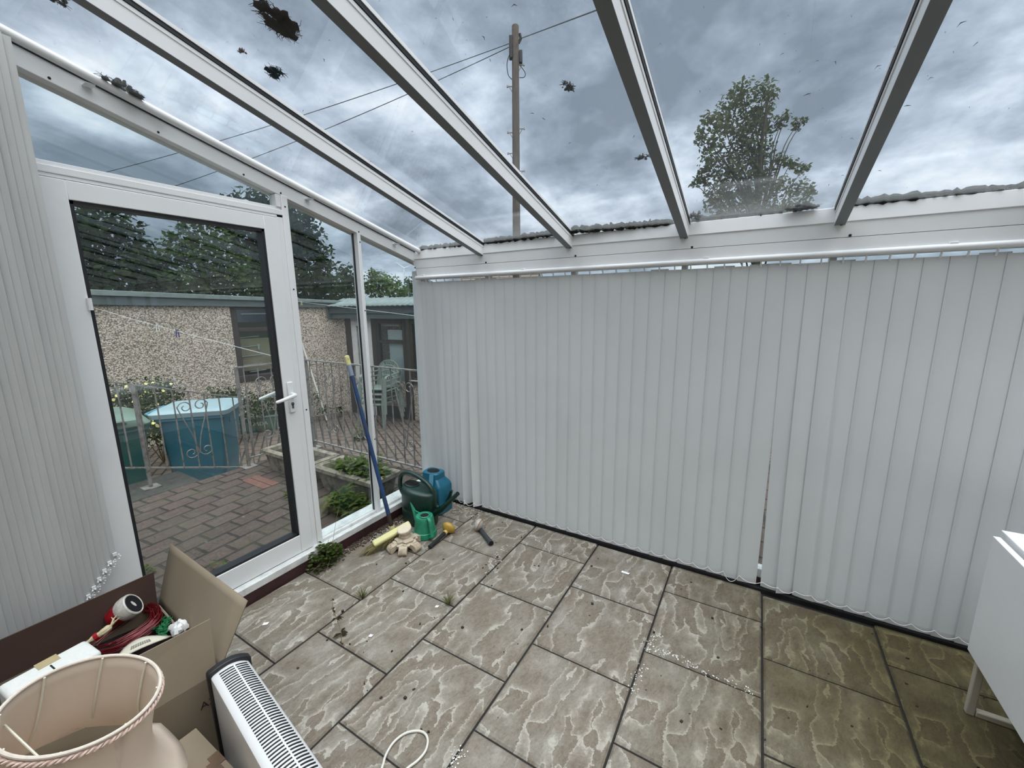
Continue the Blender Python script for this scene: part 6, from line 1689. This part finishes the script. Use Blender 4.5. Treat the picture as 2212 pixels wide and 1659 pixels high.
# ------------------------------------------------------------------ moss and leaf litter lying on the roof glass
M['moss'] = simple('dark_moss', (0.006, 0.008, 0.005), 0.95, var=0.6, scale=60)
M['dry_moss'] = simple('brown_dead_leaf', (0.10, 0.075, 0.06), 0.9, var=0.4, scale=60)
def on_roof(u, v, up=0.079):
    r = ray(u, v); t = (2.30 + 0.26 * 0.48 + up - CP[2]) / (r[2] + 0.26 * r[1]); return CP + r * t
rdir = V(0, 1, -0.26); rdir /= np.linalg.norm(rdir); rup = V(0, 0.26, 1) / np.linalg.norm(V(0, 0.26, 1)); rx = V(1, 0, 0)
def moss(label, px_pts, rad, n, seed, mat=None, h=0.016, hair=14, group='moss clumps on the roof glass'):
    rnd = random.Random(seed); mb = MB()
    P = [on_roof(u, v) for u, v in px_pts]
    if 'roll' in label:
        Q = smooth_path(P, 20)
        mb.tube([x + rup * 0.010 + rdir * rnd.uniform(-.006, .004) for x in Q], [0.012 + 0.012 * rnd.random() for x in Q], 7)
    for k in range(n):
        if len(P) > 1:
            i = rnd.randrange(len(P) - 1); c = P[i] + (P[i + 1] - P[i]) * rnd.random()
        else:
            c = P[0]
        a, q = rnd.uniform(0, 6.28), rnd.random() ** 0.6
        p = c + rx * rad * q * math.cos(a) + rdir * rad * q * math.sin(a)
        s = rad * rnd.uniform(0.18, 0.45)
        e1 = rx * math.cos(a * 3) + rdir * math.sin(a * 3); e2 = np.cross(rup, e1)
        hh = h * rnd.uniform(0.4, 1.0) * (1.2 - q)
        ring = [p + e1 * s * math.cos(b) * rnd.uniform(.6, 1.2) + e2 * s * math.sin(b) * rnd.uniform(.6, 1.2) for b in np.linspace(0, 6.28, 7)[:-1]]
        mb.loft([[x for x in ring], [x * 0.5 + p * 0.5 + rup * hh for x in ring]])
        for _ in range(hair if k % 3 == 0 else 0):
            b = rnd.uniform(0, 6.28); L = rad * rnd.uniform(0.35, 0.75)
            d = rx * math.cos(b) + rdir * math.sin(b); d2 = d + np.cross(rup, d) * rnd.uniform(-.8, .8)
            q0 = p + d * s * 0.6 + rup * 0.002
            mb.tube([q0, q0 + d * L * 0.5 + rup * 0.002, q0 + d2 * L], [0.0011, 0.0009, 0.0005], 3)
    o = build('moss_clump', mb, mat or M['moss'], smooth=0); tag(o, label, 'moss', group)
moss('largest dark moss clump on the roof glass, near the top edge of the picture', [(588, 22), (602, 44), (616, 60)], 0.044, 44, 81)
moss('ragged moss clump just above the largest one on the roof glass', [(556, 4), (572, 12)], 0.018, 10, 82)
moss('round dark moss clump on the roof glass below the largest one', [(594, 160)], 0.026, 22, 83)
moss('dark moss clump lying against the edge bar over the door', [(250, 180), (268, 192), (285, 206)], 0.036, 26, 84, h=0.03)
moss('stringy moss trailing along the edge bar below the darker clump', [(288, 206), (318, 232), (350, 252)], 0.016, 26, 85)
moss('dark moss clump cut by the top left edge of the picture', [(112, -4), (142, 8)], 0.022, 10, 86)
moss('small dark moss ball alone in the middle of the roof glass', [(1228, 188)], 0.018, 10, 87)
moss('dark moss clump tucked beside the third roof bar', [(1388, 340)], 0.020, 10, 88)
moss('brown dead leaf on the roof glass between the two dark clumps', [(510, 108), (528, 112)], 0.010, 7, 89, M['dry_moss'])
moss('dark moss lump on the eaves left of the fourth roof bar', [(1718, 452), (1752, 446)], 0.034, 20, 90, h=0.03)
moss('mushroom shaped moss lump at the eaves right of the third roof bar', [(1502, 460), (1500, 478)], 0.028, 14, 91, h=0.03)
bays = [((908, 541), (1008, 531), 'first'), ((1048, 526), (1200, 507), 'second'), ((1236, 501), (1452, 485), 'third'), ((1490, 484), (1690, 462), 'fourth'), ((1842, 444), (2230, 408), 'fifth')]
for i, (a, b, w_) in enumerate(bays):
    moss('roll of black moss along the eaves in the %s roof bay from the door' % w_, [a, ((a[0] + b[0]) / 2, (a[1] + b[1]) / 2), b], (0.026, 0.026, 0.028, 0.012, 0.022)[i], (60, 90, 110, 40, 150)[i], 92 + i, h=(0.03, 0.03, 0.034, 0.015, 0.022)[i], hair=4, group='moss rolls along the eaves')
lm = MB(); rnd = random.Random(99)
spec = [(1045, 82), (1058, 131), (1150, 246), (1174, 258), (978, 42), (711, 88), (700, 130), (890, 285), (655, 240), (800, 350), (1370, 295), (1110, 12), (1690, 118), (1765, 133), (1805, 135), (1895, 145), (1745, 205), (1512, 198), (2110, 95), (2010, 170), (2075, 52), (1960, 230), (1230, 310), (1310, 365), (1290, 400), (1840, 300), (1820, 380), (1790, 400), (1900, 370)]
for (u, v) in spec + [(rnd.uniform(200, 2200), rnd.uniform(0, 440)) for _ in range(80)]:
    c = on_roof(u, v, 0.0795)
    if c[1] > YB or abs(((c[0] + 2.22) / 0.62) % 1 - 0.5) > 0.46: continue
    a = rnd.uniform(0, 6.28); L = rnd.uniform(0.003, 0.009) if (u, v) in spec else rnd.uniform(0.001, 0.0025)
    d = rx * math.cos(a) + rdir * math.sin(a)
    lm.tube([c - d * L, c + rup * 0.003, c + d * L + np.cross(rup, d) * L * 0.6], [0.0003, 0.16 * L, 0.0003], 4)
o = build('leaf_litter', lm, M['moss'], smooth=0); tag(o, 'specks of leaf and moss scattered over the roof glass', 'litter', kind='stuff')
